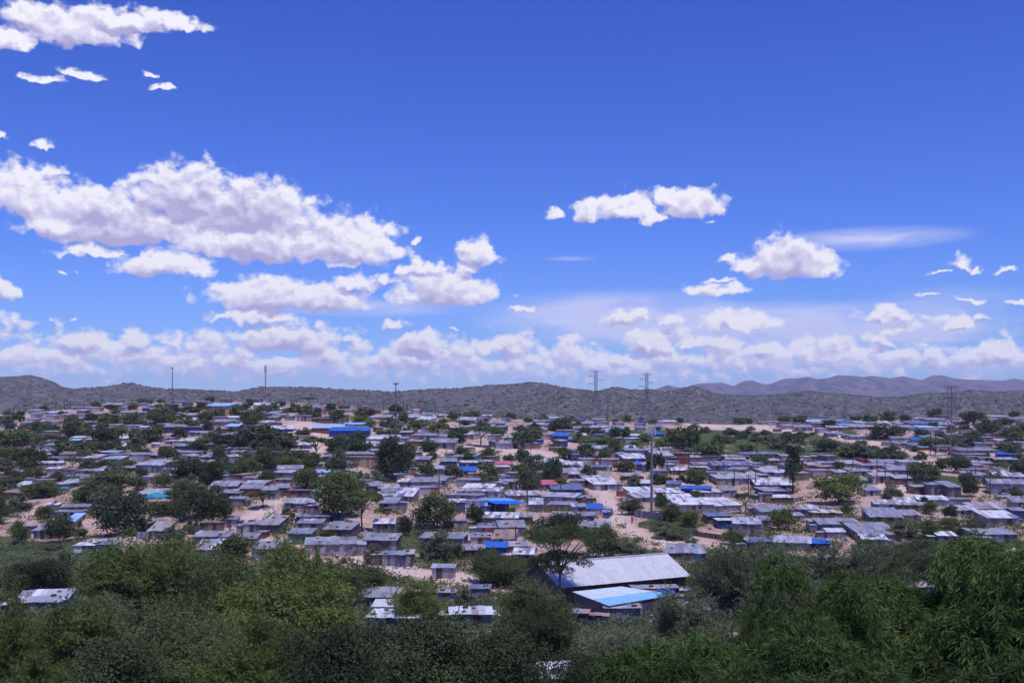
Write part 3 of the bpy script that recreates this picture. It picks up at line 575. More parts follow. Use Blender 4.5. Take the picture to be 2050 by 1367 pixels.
    inside = math_(nt, 'MULTIPLY', math_(nt, 'LESS_THAN', math_(nt, 'ABSOLUTE', az), .58), math_(nt, 'LESS_THAN', elc, .44))
    o = N(nt, 'ShaderNodeOutputWorld'); L(nt, mixs(inside, bg.outputs[0], front), o.inputs[0])
SKY = [(.60, .78, 1.25), (.53, .75, 1.34), (.38, .62, 1.42), (.27, .49, 1.42)]
CLD = [(.40, .38, .62), (.51, .49, .72), (.66, .64, .82), (.84, .83, .91), (.62, .64, .90)]
build_world()
sc.view_settings.view_transform = 'Standard'; sc.view_settings.look = 'None'; sc.view_settings.exposure = .18; sc.view_settings.gamma = 1
cy = sc.cycles
cy.max_bounces = 5; cy.diffuse_bounces = 2; cy.glossy_bounces = 2; cy.transmission_bounces = 3; cy.transparent_max_bounces = 6; cy.volume_bounces = 0
cy.use_denoising = True; cy.caustics_reflective = False; cy.caustics_refractive = False; cy.sample_clamp_indirect = 4
HAZE_COL = (.68, .72, 1.0, 1); HAZE_D = 0.85e-4
# ---------------------------------------------------------------- the land
def grid_mesh(name, X, Y, Z, mat, col=None, smooth=True):
    r, c = X.shape
    me = bpy.data.meshes.new(name)
    v = np.stack([X, Y, Z], -1).reshape(-1, 3)
    idx = np.arange(r * c).reshape(r, c)
    f = np.stack([idx[:-1, :-1], idx[:-1, 1:], idx[1:, 1:], idx[1:, :-1]], -1).reshape(-1, 4)
    me.vertices.add(len(v)); me.vertices.foreach_set('co', v.astype(np.float32).ravel())
    me.loops.add(f.size); me.loops.foreach_set('vertex_index', f.astype(np.int32).ravel())
    me.polygons.add(len(f)); me.polygons.foreach_set('loop_start', np.arange(0, f.size, 4, dtype=np.int32))
    me.polygons.foreach_set('loop_total', np.full(len(f), 4, dtype=np.int32))
    me.update(); me.validate()
    if col is not None:
        a = me.attributes.new('Green', 'FLOAT', 'POINT'); a.data.foreach_set('value', col.astype(np.float32).ravel())
    me.materials.append(mat)
    if smooth: me.shade_smooth()
    o = link(name, me); o['kind'] = 'structure'
    return o
def ground_mat():
    m, nt = new_mat('sandy_ground')
    p = geo_pos(nt)
    n1 = noise(nt, p, .07, 5, .6); n2 = noise(nt, p, .8, 5, .65); n3 = noise(nt, p, .25, 4, .6)
    sand = ramp(nt, n1, [(.3, (.34, .215, .185)), (.5, (.43, .295, .262)), (.7, (.52, .385, .35))])
    sand = mixrgb(nt, 'MULTIPLY', 1.0, sand, ramp(nt, n2, [(.3, (.72, .70, .70)), (.62, (1.06, 1.06, 1.06))]))
    at = N(nt, 'ShaderNodeAttribute', attribute_name='Green')
    sand = mixrgb(nt, 'MIX', math_(nt, 'MULTIPLY', at.outputs['Fac'], -.8, clamp=True), sand, (.60, .46, .42))
    gr = ramp(nt, n2, [(.3, (.035, .05, .022)), (.5, (.065, .085, .035)), (.7, (.11, .12, .055))])
    f = math_(nt, 'ADD', at.outputs['Fac'], math_(nt, 'MULTIPLY_ADD', n3, 1.2, -.62))
    f = N(nt, 'ShaderNodeMapRange'); fa = math_(nt, 'ADD', at.outputs['Fac'], math_(nt, 'MULTIPLY_ADD', noise(nt, p, .55, 6, .7), 1.6, -.8))
    L(nt, fa, f.inputs[0]); f.inputs[1].default_value = .42; f.inputs[2].default_value = .66
    c = mixrgb(nt, 'MIX', f.outputs[0], sand, gr)
    b = N(nt, 'ShaderNodeBump'); b.inputs['Strength'].default_value = .6; b.inputs['Distance'].default_value = .3; L(nt, n2, b.inputs['Height'])
    pr = principled(nt, Base_Color=c, Roughness=.95); pr.inputs['Specular IOR Level'].default_value = .1; L(nt, b.outputs[0], pr.inputs['Normal'])
    return m
rows = np.concatenate([np.arange(-60, 60, 1.5), np.arange(60, 600, 1.6), np.arange(600, 1000, 8), np.geomspace(1000, 12500, 24)])
s = np.linspace(-1, 1, 421)
GY = np.repeat(rows[:, None], len(s), 1); GX = s[None, :] * (70 + .62 * np.maximum(GY, 0))
GZ = ground_z(GX, GY)
gpx = CX + F * GX / np.maximum(GY, 20); gpy = HY - F * GZ / np.maximum(GY, 20)
GG = green(gpx, gpy, GX, GY)
GG = np.where(GY < 60, .85, GG); GG = np.where(GY > 590, .8, GG)
TR = dirt(gpx, gpy) * (fbm(GX / 3, GY / 3, 2, 91) * .6 + .55); GG = np.where((GY > 60) & (GY < 590) & (TR > .15), -np.clip(TR, 0, 1), GG)
g = grid_mesh('ground', GX, GY, GZ, ground_mat(), GG); g['label'] = 'pinkish sandy ground with green grassy patches under the settlement'

def hill_mat(name, rock, brush, dens, sc1=.035, dotscale=.085):
    m, nt = new_mat(name)
    p = geo_pos(nt)
    n1 = noise(nt, p, .004, 6, .6); n2 = noise(nt, p, sc1, 6, .7)
    base = mixrgb(nt, 'MIX', ramp(nt, n1, [(.35, (0, 0, 0)), (.65, (1, 1, 1))]), rock[0], rock[1])
    vo = N(nt, 'ShaderNodeTexVoronoi'); vo.inputs['Scale'].default_value = dotscale; vo.inputs['Randomness'].default_value = 1; L(nt, p, vo.inputs['Vector'])
    k = math_(nt, 'ADD', vo.outputs['Distance'], math_(nt, 'MULTIPLY_ADD', n2, 1.2, -.6))
    k = N(nt, 'ShaderNodeMapRange'); kk = math_(nt, 'ADD', vo.outputs['Distance'], math_(nt, 'MULTIPLY_ADD', n2, -1.0, .5))
    kk = math_(nt, 'ADD', kk, math_(nt, 'MULTIPLY_ADD', n1, -.9, .45)); L(nt, kk, k.inputs[0]); k.inputs[1].default_value = dens; k.inputs[2].default_value = dens + .18; k.inputs[3].default_value = 1; k.inputs[4].default_value = 0
    c = mixrgb(nt, 'MIX', k.outputs[0], base, brush)
    b = N(nt, 'ShaderNodeBump'); b.inputs['Strength'].default_value = .5; b.inputs['Distance'].default_value = 12; L(nt, n2, b.inputs['Height'])
    pr = principled(nt, Base_Color=c, Roughness=1.0); pr.inputs['Specular IOR Level'].default_value = 0; L(nt, b.outputs[0], pr.inputs['Normal'])
    return m
def ridge(name, prof, D0, D1, D2, z0, mat, amp, nx, ny, wl, label):
    px = np.linspace(-900, 3100, nx)
    t = np.linspace(0, 1.45, ny)[:, None]
    yt = np.interp(px, [a[0] for a in prof], [a[1] for a in prof])[None, :]
    Y = D0 + (D1 - D0) * np.minimum(t, 1) + (D2 - D1) * np.maximum(t - 1, 0) / .45
    X = (px[None, :] - CX) / F * (D0 * .35 + D1 * .65 + 0 * Y) * (0.55 + .45 * Y / D1)
    ppx = CX + F * X / Y
    yt = np.interp(ppx, [a[0] for a in prof], [a[1] for a in prof])
    zr = -(yt - HY) * D1 / F
    tt = np.clip(t, 0, 1)
    s_ = tt ** 1.25 * (1.9 - .9 * tt)
    s_ = np.where(t > 1, 1 - (t - 1) * 1.8, s_)
    Z = z0 + (zr - z0) * s_
    rid = 1 - np.abs(2 * fbm(X / wl, Y / wl * .6, 5, 50) - 1)
    env = np.clip(4 * tt * (1 - tt), 0, 1)
    Z = Z + (rid - .78) * amp * env + (fbm(X / (wl * .12), Y / (wl * .12), 3, 60) - .5) * amp * .22 * np.minimum(1, tt * 3)
    # keep the silhouette where the crest is
    lim = -(yt - HY) * Y / F
    Z = np.where(t < 1, np.minimum(Z, lim - (1 - t) * 4), np.minimum(Z, zr))
    o = grid_mesh(name, X + 0 * Y, Y + 0 * X, Z, mat); o['label'] = label
    return X, Y + 0 * X, Z
HM = hill_mat('scrub_hill', ((.12, .105, .11), (.175, .152, .152)), (.065, .065, .055), .46, .05, .11)
FXX, FYY, FZZ = ridge('hills', FOOT, 1250, 2600, 3300, -66, HM, 85, 900, 130, 420, 'rocky scrub-covered hills closing the view behind the settlement')
MM = hill_mat('mountain', ((.11, .085, .095), (.17, .12, .12)), (.05, .045, .055), .35, .006, .012)
ridge('mountains', MOUNT, 6500, 9500, 10500, -90, MM, 320, 700, 60, 1500, 'distant mountain range fading to violet blue')

# bushes all over the hills: nobody could count them
def blob(n=1):
    t = (1 + 5 ** .5) / 2
    v = [(-1, t, 0), (1, t, 0), (-1, -t, 0), (1, -t, 0), (0, -1, t), (0, 1, t), (0, -1, -t), (0, 1, -t), (t, 0, -1), (t, 0, 1), (-t, 0, -1), (-t, 0, 1)]
    f = [(0, 11, 5), (0, 5, 1), (0, 1, 7), (0, 7, 10), (0, 10, 11), (1, 5, 9), (5, 11, 4), (11, 10, 2), (10, 7, 6), (7, 1, 8), (3, 9, 4), (3, 4, 2), (3, 2, 6), (3, 6, 8), (3, 8, 9), (4, 9, 5), (2, 4, 11), (6, 2, 10), (8, 6, 7), (9, 8, 1)]
    v = np.array(v) / math.sqrt(1 + t * t)
    return v, np.array(f)
def fast_mesh(name, v, f, mat, smooth=False, fac=None):
    me = bpy.data.meshes.new(name); k = f.shape[1]
    me.vertices.add(len(v)); me.vertices.foreach_set('co', v.astype(np.float32).ravel())
    me.loops.add(f.size); me.loops.foreach_set('vertex_index', f.astype(np.int32).ravel())
    me.polygons.add(len(f)); me.polygons.foreach_set('loop_start', np.arange(0, f.size, k, dtype=np.int32)); me.polygons.foreach_set('loop_total', np.full(len(f), k, dtype=np.int32))
    me.update()
    if fac is not None:
        a = me.attributes.new('Col', 'FLOAT', 'FACE'); a.data.foreach_set('value', fac.astype(np.float32))
    me.materials.append(mat)
    if smooth: me.shade_smooth()
    return me
bv, bf = blob()
nb = 16000
ii = rng.integers(8, 92, nb); jj = rng.integers(200, 700, nb)
c = np.stack([FXX[ii, jj], FYY[ii, jj], FZZ[ii, jj]], -1) + rng.normal(0, 1, (nb, 3)) * (2.5, 4, 0)
sz = (rng.random(nb) ** 2 * 3.4 + 1.2)[:, None, None]
vv = bv[None] * sz * (1, 1, .75) * (1 + .35 * (rng.random((nb, 12, 1)) - .5)) + c[:, None, :]
ff = bf[None] + (np.arange(nb) * 12)[:, None, None]
scrub_m, nt = new_mat('hill_scrub'); principled(nt, Base_Color=(.075, .075, .06, 1), Roughness=1.0)
o = link('hillside_scrub', fast_mesh('hillside_scrub', vv.reshape(-1, 3), ff.reshape(-1, 3), scrub_m)); o['kind'] = 'stuff'; o['label'] = 'dark bushes dotted over the rocky hills'; o['category'] = 'scrub'

# the air
hb = MB(); hb.box(-9500, 9500, -70, 12600, -92, 330)
hm, nt = new_mat('haze'); pv = N(nt, 'ShaderNodeVolumePrincipled'); pv.inputs['Color'].default_value = HAZE_COL; pv.inputs['Density'].default_value = HAZE_D; pv.inputs['Anisotropy'].default_value = 0.0
ho = N(nt, 'ShaderNodeOutputMaterial'); L(nt, pv.outputs[0], ho.inputs['Volume'])
hz = hb.obj('haze', hm); hz['kind'] = 'stuff'; hz['label'] = 'pale blue haze over the valley'; hz['category'] = 'haze'
# ---------------------------------------------------------------- trees
def lobes_for(kind, rr, n):
    out = []
    for _ in range(n):
        a = rr.uniform(0, 2 * math.pi)
        if kind == 'a' or kind == 'A':
            lay = rr.random(); rad = .42 * math.sqrt(rr.random()); r = rr.uniform(.09, .15)
            z = .80 + .10 * (1 - (rad / .42) ** 2) + rr.uniform(-.05, .03)
            if kind == 'A' and lay < .22: z = rr.uniform(.42, .62); rad = rr.uniform(.08, .36)
            out.append((rad * math.cos(a), rad * math.sin(a), z, r, r * .42))
        elif kind == 't':
            z = rr.uniform(.25, .95); rad = rr.uniform(.05, .42) * math.sin(math.pi * min(1, z * .9 + .08)) ** .5; r = rr.uniform(.07, .13)
            out.append((rad * math.cos(a), rad * math.sin(a), z, r, r * .8))
        elif kind == 'g':
            u = rr.random(); rad = .40 * math.sqrt(rr.random()); z = .28 + .62 * u * (1 - (rad / .5) ** 2) + rr.uniform(-.04, .05); r = rr.uniform(.08, .13)
            out.append((rad * math.cos(a), rad * math.sin(a), z, r, r * .8))
        elif kind == 'f':
            th = math.acos(rr.uniform(-.6, 1)); q = rr.uniform(.35, 1.12); r = rr.uniform(.045, .13)
            out.append((.37 * q * math.sin(th) * math.cos(a), .37 * q * math.sin(th) * math.sin(a), .52 + .34 * q * math.cos(th) + rr.uniform(-.04, .05), r, r * .75))
        elif kind == 'b':
            rad = .38 * math.sqrt(rr.random()); z = .15 + .65 * rr.random() * (1 - (rad / .45) ** 2); r = rr.uniform(.1, .17)
            out.append((rad * math.cos(a), rad * math.sin(a), z, r, r * 1.1))
        elif kind == 'o':
            th = math.acos(rr.uniform(-1, 1)); out.append((.33 * math.sin(th) * math.cos(a), .33 * math.sin(th) * math.sin(a), .62 + .24 * math.cos(th), .15, .12))
        else:
            th = math.acos(rr.uniform(-.85, 1)); q = rr.uniform(.5, 1.05) ; r = rr.uniform(.08, .18)
            out.append((.36 * q * math.sin(th) * math.cos(a), .36 * q * math.sin(th) * math.sin(a), .55 + .30 * q * math.cos(th), r, r * .95))
    return out
def crown_mesh(kind, seed, nl, n, size, mat, el=1.0, shell=.55):
    rr = random.Random(seed); g = np.random.default_rng(seed)
    lb = np.array(lobes_for(kind, rr, nl))
    w = lb[:, 3] ** 2; pick = g.choice(len(lb), n, p=w / w.sum()); lo = lb[pick]
    d = g.normal(size=(n, 3)); d /= np.linalg.norm(d, axis=1)[:, None]
    d[:, 2] = np.where((d[:, 2] < -.3) & (g.random(n) < .6), -d[:, 2], d[:, 2])
    rad = shell + (1.12 - shell) * g.random(n) ** .7
    p = lo[:, :3] + d * rad[:, None] * np.stack([lo[:, 3], lo[:, 3], lo[:, 4]], 1)
    m_ = g.random(n) < (.16 if kind in 'rb' else (.42 if kind == 'f' else .30))   # twigs reaching past the lobes
    if kind not in 'aAot':
        tw = g.integers(0, len(lb) * 7, n); td = np.random.default_rng(seed + 5).normal(size=(len(lb) * 7, 3)); td[:, 2] = np.abs(td[:, 2]) * 1.1; td /= np.linalg.norm(td, axis=1)[:, None]
        u_ = (g.random(n) ** .6)[:, None]; L3 = lb[tw // 7]
        q_ = L3[:, :3] + td[tw] * (u_ * (L3[:, 3:4] * 1.2 + (.07 if kind != 'f' else .10))) + g.normal(size=(n, 3)) * .008
        p = np.where(m_[:, None], q_, p)
    nr = d * .55 + g.normal(size=(n, 3)) * .6 + (0, 0, .25); nr /= np.linalg.norm(nr, axis=1)[:, None]
    t = np.cross(nr, g.normal(size=(n, 3))); t /= np.linalg.norm(t, axis=1)[:, None]; b = np.cross(nr, t)
    s_ = size * (.6 + .8 * g.random(n))[:, None]; t = t * s_ * el; b = b * s_ / el ** .5
    v = np.stack([p - t, p + b * .55, p + t, p - b * .55], 1).reshape(-1, 3)
    f = np.arange(n * 4).reshape(-1, 4)
    fac = np.clip(.5 + .35 * g.normal(size=len(lb))[pick] + .12 * g.normal(size=n), 0, 1)
    return fast_mesh('crown', v, f, mat, False, fac), lb
def trunk_mesh(lb, kind, seed, sides=4, nl=9, r=.022):
    rr = random.Random(seed); mb = MB()
    zf = .42 if kind in 'aA' else (.5 if kind == 't' else .22)
    fork = Vector((rr.uniform(-.03, .03), rr.uniform(-.03, .03), zf)); 
    mb.bar((0, 0, -.06), fork, r * 1.5, r, sides)
    for q in rr.sample(range(len(lb)), min(nl, len(lb))):
        e = Vector(lb[q][:3]); m1 = fork.lerp(e, .5) + Vector((0, 0, .05 if kind in 'aA' else -.03))
        mb.bar(fork, m1, r * .7, r * .45, sides, cap=False); mb.bar(m1, e, r * .45, r * .15, sides, cap=False)
        e2 = e + Vector((rr.uniform(-.1, .1), rr.uniform(-.1, .1), rr.uniform(-.02, .06))); mb.bar(m1, e2, r * .3, r * .1, sides, cap=False)
    return mb.mesh('trunk', M['bark'])
LM = {'r': 'leaf_r', 'd': 'leaf_d', 'y': 'leaf_y', 'Y': 'leaf_y', 'g': 'leaf_g', 'a': 'leaf_r', 'A': 'leaf_r', 't': 'leaf_d', 'b': 'leaf_g', 'o': 'leaf_d', 'D': 'leaf_d', 'f': 'leaf_r', 'F': 'leaf_y', 'h': 'leaf_g'}
SH = {'r': 'r', 'd': 'r', 'y': 'r', 'Y': 'g', 'g': 'g', 'a': 'a', 'A': 'A', 't': 't', 'b': 'b', 'o': 'o', 'D': 'r', 'f': 'f', 'F': 'f', 'h': 'f'}
_cache = {}
def tree_data(kind, lod, var):
    key = (kind, lod, var)
    if key in _cache: return _cache[key]
    sh = SH[kind]; seed = hash((ord(kind), lod, var)) % 9973
    nl = {'r': 34, 'g': 34, 'a': 26, 'A': 46, 't': 26, 'b': 14, 'o': 26, 'f': 64}[sh] + (8 if lod == 2 else 0)
    n = {0: 1500, 1: 5200, 2: 26000}[lod]; size = {0: .042, 1: .023, 2: .0105}[lod]
    el = {'r': 1.0, 'g': 1.8, 'a': 1.3, 'A': 1.6, 't': 1.3, 'b': 1.3, 'o': 1, 'f': 2.0}[sh]
    if sh == 't': n = int(n * .5)
    if sh == 'f': n = 36000; size = .0078
    if sh == 'A': n = 24000; size = .0085
    if kind == 'D': el = .8; size *= 1.35
    if sh in 'g': n = int(n * 1.1)
    cm, lb = crown_mesh(sh, seed, nl, n, size, M[LM[kind]], el)
    tm = trunk_mesh(lb, sh, seed + 1, 4 if lod < 2 else 6, 8 if lod < 2 else (30 if sh == 'f' else 14), .02 if sh != 'A' else .016)
    _cache[key] = (cm, tm); return _cache[key]
KW = {'r': ('round green tree', 'tree', 'leafy_tree'), 'd': ('dark green dense tree', 'tree', 'dense_tree'), 'y': ('yellow-green leafy tree', 'tree', 'yellow_green_tree'), 'Y': ('yellow-green wispy thorn tree', 'thorn tree', 'thorn_tree'),
      'g': ('grey-green feathery thorn tree', 'thorn tree', 'thorn_tree'), 'a': ('flat-topped acacia', 'acacia tree', 'acacia_tree'), 'A': ('wide umbrella-shaped acacia with open layered crown', 'acacia tree', 'acacia_tree'),
      't': ('tall sparse gum tree with open crown', 'gum tree', 'gum_tree'), 'f': ('big feathery green tree', 'tree', 'feathery_tree'), 'F': ('big yellow-green feathery tree', 'tree', 'feathery_tree'), 'h': ('big grey-green wispy tree', 'tree', 'feathery_tree'),
      'b': ('low grey-green bush', 'bush', 'bush'), 'o': ('small round clipped tree', 'tree', 'clipped_tree'), 'D': ('broad very dark green tree', 'tree', 'dense_tree')}
tr_rnd = random.Random(5)
for tk, txt in TREES.items():
    ox, oy, s_ = TILES[tk]
    for e in txt.replace('\n', ';').split(';'):
        a = e.split(); kind = a[4]
        if kind == 'x': continue
        cx_, yb, w, h = [float(q) for q in a[:4]]
        px, py = ox + cx_ / s_, oy + yb / s_; wpx, hpx = w / s_, h / s_
        X, D, z = place(px, py)
        w_m, h_m = wpx * D / F, hpx * D / F
        lod = 0 if D > 300 else (1 if D > 128 else 2)
        if tk == 'Z' or (wpx > 85 and D < 200): lod = 2
        cm, tm = tree_data(kind, lod, tr_rnd.randrange(5 if lod < 2 else (1 if kind in 'AatoD' else 3)))
        ds, cat, nm = KW[kind]
        grp = {'tree': 'trees among the shacks', 'thorn tree': 'feathery thorn trees in the valley', 'bush': 'low bushes on open ground', 'acacia tree': 'flat-topped acacias'}.get(cat)
        t = thing(nm, (X, D + w_m * .3, z if D > 60 else z), tr_rnd.uniform(0, 6.28), ds, cat, grp, px, py - hpx * .5)
        if D + w_m * .3 < 600: t.location.z = min(z + .0, float(ground_z(X, D + w_m * .3)))
        base_gap = t.location.z - z
        hh = h_m * 1.04
        zz = 1.05
        c_ = link('crown', cm, t); k_ = link('trunk', tm, t)
        if kind in 'rdyYDgbfFh':
            big = 1.32 if tk != 'Z' else 1.10
            c_.scale = (w_m * big, w_m * big, hh * (1.42 if tk != 'Z' else 1.36)); c_.location = (0, 0, -hh * .30 + .1)
        else: c_.scale = (w_m * 1.2, w_m * 1.2, hh * 1.06)
        k_.scale = (w_m if kind not in 'aA' else w_m, w_m, hh)
# more of the same self-sown trees filling the gaps on the left-hand slope
NOGO = [(640, 865, 60, 26), (735, 935, 50, 20), (960, 898, 75, 14), (690, 870, 50, 16), (590, 1080, 140, 60), (600, 1040, 60, 25), (1130, 880, 30, 12), (905, 965, 50, 14), (1010, 1010, 70, 30)]
_n = 0
for _ in range(9000):
    if _n >= 118: break
    px = tr_rnd.uniform(-20, 1180) if tr_rnd.random() < .85 else tr_rnd.uniform(1820, 2060); yc = float(np.interp(px, _cx, _cy)); py = yc + 12 + tr_rnd.random() * (190 if px < 420 else 130)
    if any(((px - a) / c) ** 2 + ((py - b) / d) ** 2 < 1 for a, b, c, d in NOGO) or float(dirt(px, py)) > .2: continue
    sc_ = 1 + (py - 840) / 170
    if any(abs(px - t[4]) < 19 * sc_ and abs(py - t[5] - 8) < 7 * sc_ for t in THINGS if t[2] in ('tree', 'thorn tree', 'acacia tree')): continue
    X, D, z = place(px, py); kind = tr_rnd.choice('ggb' if _n % 2 else 'rdrgd'); w_m = tr_rnd.uniform(4.2, 8.5); h_m = w_m * tr_rnd.uniform(.5, .8)
    cm, tm = tree_data(kind, 0 if D > 300 else 1, tr_rnd.randrange(5)); ds, cat, nm = KW[kind]
    t = thing(nm, (X, D, float(ground_z(X, D))), tr_rnd.uniform(0, 6.28), ds, cat, 'trees among the shacks' if cat == 'tree' else ('low bushes on open ground' if cat == 'bush' else 'feathery thorn trees in the valley'), px, py - h_m * F / D * .5)
    c_ = link('crown', cm, t); k_ = link('trunk', tm, t); c_.scale = (w_m * 1.15, w_m * 1.15, h_m * 1.4); c_.location = (0, 0, -h_m * .28); k_.scale = (w_m, w_m, h_m); _n += 1
# pepper trees close to the viewer: drooping plumes of narrow leaves
def plume_mesh(seed, nplume, nleaf, mat):
    g = np.random.default_rng(seed); rr = random.Random(seed)
    lb = []
    for _ in range(42):
        th = math.acos(rr.uniform(-.55, 1)); a = rr.uniform(0, 6.283); q = rr.uniform(.35, 1.15)
        lb.append((.38 * q * math.sin(th) * math.cos(a), .38 * q * math.sin(th) * math.sin(a), .58 + .33 * q * math.cos(th), rr.uniform(.05, .12), .1))
    L_ = np.array(lb); pk = g.integers(0, len(lb), nplume)
    d = g.normal(size=(nplume, 3)); d /= np.linalg.norm(d, axis=1)[:, None]; d[:, 2] = np.abs(d[:, 2]) * .9
    root = L_[pk, :3] + d * (L_[pk, 3:4] * (.3 + .7 * g.random((nplume, 1))))
    out = d.copy(); out[:, 2] *= .5; out[:, :2] += g.normal(size=(nplume, 2)) * .35
    out /= np.linalg.norm(out, axis=1)[:, None]
    ln = .06 + .15 * g.random(nplume) ** 1.6
    t = np.linspace(0.02, 1, nleaf)[None, :]
    # rachis: goes out, then hangs down
    px_ = root[:, None, :] + out[:, None, :] * (ln[:, None] * (t - .35 * t * t))[..., None]
    px_[..., 2] -= (ln[:, None] * .60 * t * t)
    tang = out[:, None, :] * (1 - .7 * t)[..., None]; tang[..., 2] -= 1.2 * t
    tang /= np.linalg.norm(tang, axis=2)[..., None]
    side = np.cross(tang, g.normal(size=(nplume, nleaf, 3))); side /= np.linalg.norm(side, axis=2)[..., None]
    dr = side * .75 + tang * .65; dr[..., 2] -= .25; dr /= np.linalg.norm(dr, axis=2)[..., None]
    ll = (.020 + .018 * g.random((nplume, nleaf)))[..., None]
    wd = np.cross(dr, g.normal(size=dr.shape)); wd /= np.linalg.norm(wd, axis=2)[..., None]; wd *= .0022
    a0 = px_; a1 = px_ + dr * ll * .5 + wd; a2 = px_ + dr * ll; a3 = px_ + dr * ll * .5 - wd
    v = np.stack([a0, a1, a2, a3], 2).reshape(-1, 3)
    f = np.arange(len(v)).reshape(-1, 4)
    fac = np.repeat(np.clip(.38 + .42 * g.normal(size=nplume), 0, 1), nleaf) + .1 * g.normal(size=nplume * nleaf)
    return fast_mesh('crown', v, f, mat, False, np.clip(fac, 0, 1)), L_
PM = [plume_mesh(s_, 3400, 30, M['leaf_w']) for s_ in (21, 22)]
PT = [trunk_mesh(p[1], 'r', 77 + i, 7, 20, .016) for i, p in enumerate(PM)]
# px, row of the top, distance, crown width, height below top
for i, (px, ytop, D, w, h, txt) in enumerate([
        (1985, 1062, 24, 6.6, 7.4, 'large drooping pepper tree rising highest at the corner of the foreground'),
        (2075, 1050, 23, 5.0, 7.4, 'tall pepper tree cut off by the corner of the view behind the largest one'),
        (1800, 1175, 22, 5.0, 6.0, 'drooping pepper tree between the tallest foreground tree and the pointed one'),
        (1632, 1122, 21, 3.4, 6.0, 'narrow pointed pepper tree sticking up in the near foliage'),
        (1480, 1215, 19, 4.0, 5.0, 'low drooping pepper tree below the big light blue roof'),
        (1330, 1285, 18, 3.2, 4.2, 'outermost near pepper tree with its drooping plumes over the corner roof'),
        (1900, 1270, 15, 4.2, 4.2, 'nearest pepper tree filling the bottom corner with long leaves'),
        (1620, 1290, 15, 4.0, 4.0, 'bushy pepper tree at the bottom edge below the pointed one')]):
    X = (px - CX) * D / F; zt = -(ytop - HY) * D / F; gz = float(ground_z(X, D)); H = zt - gz
    t = thing('pepper_tree', (X, D, gz), i * 1.3, txt, 'pepper tree', None, px, ytop + 60, label=txt)
    c_ = link('crown', PM[i % 2][0], t); k_ = link('trunk', PT[i % 2], t)
    sz = max(H, h); c_.scale = (w * 1.2, w * 1.2, sz * 1.0); k_.scale = (w, w, sz)
    c_.location.z = H - sz; k_.location.z = min(0, H - sz)

# undergrowth: tufts and low herbs, uncountable
_Dpx = np.arange(-100, 2151, 10.0)
def vdist(px, y):
    yc = np.interp(px, _cx, _cy); y0 = 838 + (y - yc) * 529.0 / (1367 - yc)
    return np.interp(-y0, -_Yg, _Dg)
def scatter(name, cnt, test, quads, rad, size, mat, label, cat):
    g = np.random.default_rng(cnt); pts = np.zeros((0, 3))
    while len(pts) < cnt:
        px = g.uniform(-60, 2110, 20000); y = g.uniform(815, 1450, 20000)
        D = vdist(px, y); X = (px - CX) * D / F
        ok = (y > np.interp(px, _cx, _cy) + 1) & (D < 540) & (D > 40) & (g.random(20000) < 170 / D)
        ok &= test(px, y, X, D, g)
        pts = np.concatenate([pts, np.stack([X, D, D], 1)[ok]])
    pts = pts[:cnt]
    P_ = np.array(pts); z = ground_z(P_[:, 0], P_[:, 1]); k = quads
    c = np.stack([P_[:, 0], P_[:, 1], z], 1)
    n = len(c) * k; sc_ = (.6 + .9 * g.random(len(c))) * rad
    big = np.repeat(c, k, 0); S = np.repeat(sc_, k)[:, None]
    o_ = g.normal(size=(n, 3)) * (.5, .5, .32); o_[:, 2] = np.abs(o_[:, 2])
    p = big + o_ * S
    t = g.normal(size=(n, 3)); t[:, 2] = np.abs(t[:, 2]) + .3; t /= np.linalg.norm(t, axis=1)[:, None]; b = np.cross(t, g.normal(size=(n, 3))); b /= np.linalg.norm(b, axis=1)[:, None]
    t *= size; b *= size * .5
    v = np.stack([p - t, p + b, p + t, p - b], 1).reshape(-1, 3)
    o = link(name, fast_mesh(name, v, np.arange(n * 4).reshape(-1, 4), mat, False, np.repeat(g.random(len(c)), k))); o['kind'] = 'stuff'; o['label'] = label; o['category'] = cat
def in_green(a, b, X, D, g): return green(a, b, X, D) > .5
scatter('undergrowth', 5200, in_green, 34, 1.1, .17, M['leaf_g'], 'knee-high green herbs and shrubs covering the grassy slopes', 'undergrowth')
def shrubby(a, b, X, D, g): return (dirt(a, b) < .3) & (b < 1180) & (fbm(X / 14, D / 14, 3, 77) > np.where(((a < 1150) & (b < 1040)) | (a > 1650), .44, .50))
scatter('shrubs', 4600, shrubby, 46, 1.45, .20, M['leaf_r'], 'low shrubs growing wild between the shacks and yards', 'shrubs')
scatter('weeds', 1500, lambda a, b, X, D, g: (g.random(len(a)) < .5) & (green(a, b, X, D) > .12), 20, .5, .12, M['leaf_y'], 'scattered weeds on the sandy ground', 'weeds')
# ---------------------------------------------------------------- shacks
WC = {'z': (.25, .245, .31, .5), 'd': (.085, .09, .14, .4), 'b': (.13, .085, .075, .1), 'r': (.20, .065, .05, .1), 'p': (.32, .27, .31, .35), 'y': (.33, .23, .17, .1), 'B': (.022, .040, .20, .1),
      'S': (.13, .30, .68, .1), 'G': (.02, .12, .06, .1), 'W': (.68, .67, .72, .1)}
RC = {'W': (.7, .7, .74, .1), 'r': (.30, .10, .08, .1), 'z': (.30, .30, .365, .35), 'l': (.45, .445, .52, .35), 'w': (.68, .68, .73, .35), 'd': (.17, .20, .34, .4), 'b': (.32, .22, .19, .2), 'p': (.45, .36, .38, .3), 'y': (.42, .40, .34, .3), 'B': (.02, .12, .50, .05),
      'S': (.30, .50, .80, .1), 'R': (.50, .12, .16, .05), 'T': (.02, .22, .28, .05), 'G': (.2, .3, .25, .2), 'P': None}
WN = {'z': 'grey', 'd': 'dark grey', 'b': 'brown', 'r': 'rust-red', 'p': 'pinkish grey', 'y': 'tan', 'B': 'blue-walled', 'S': 'sky-blue', 'G': 'green', 'W': 'white'}
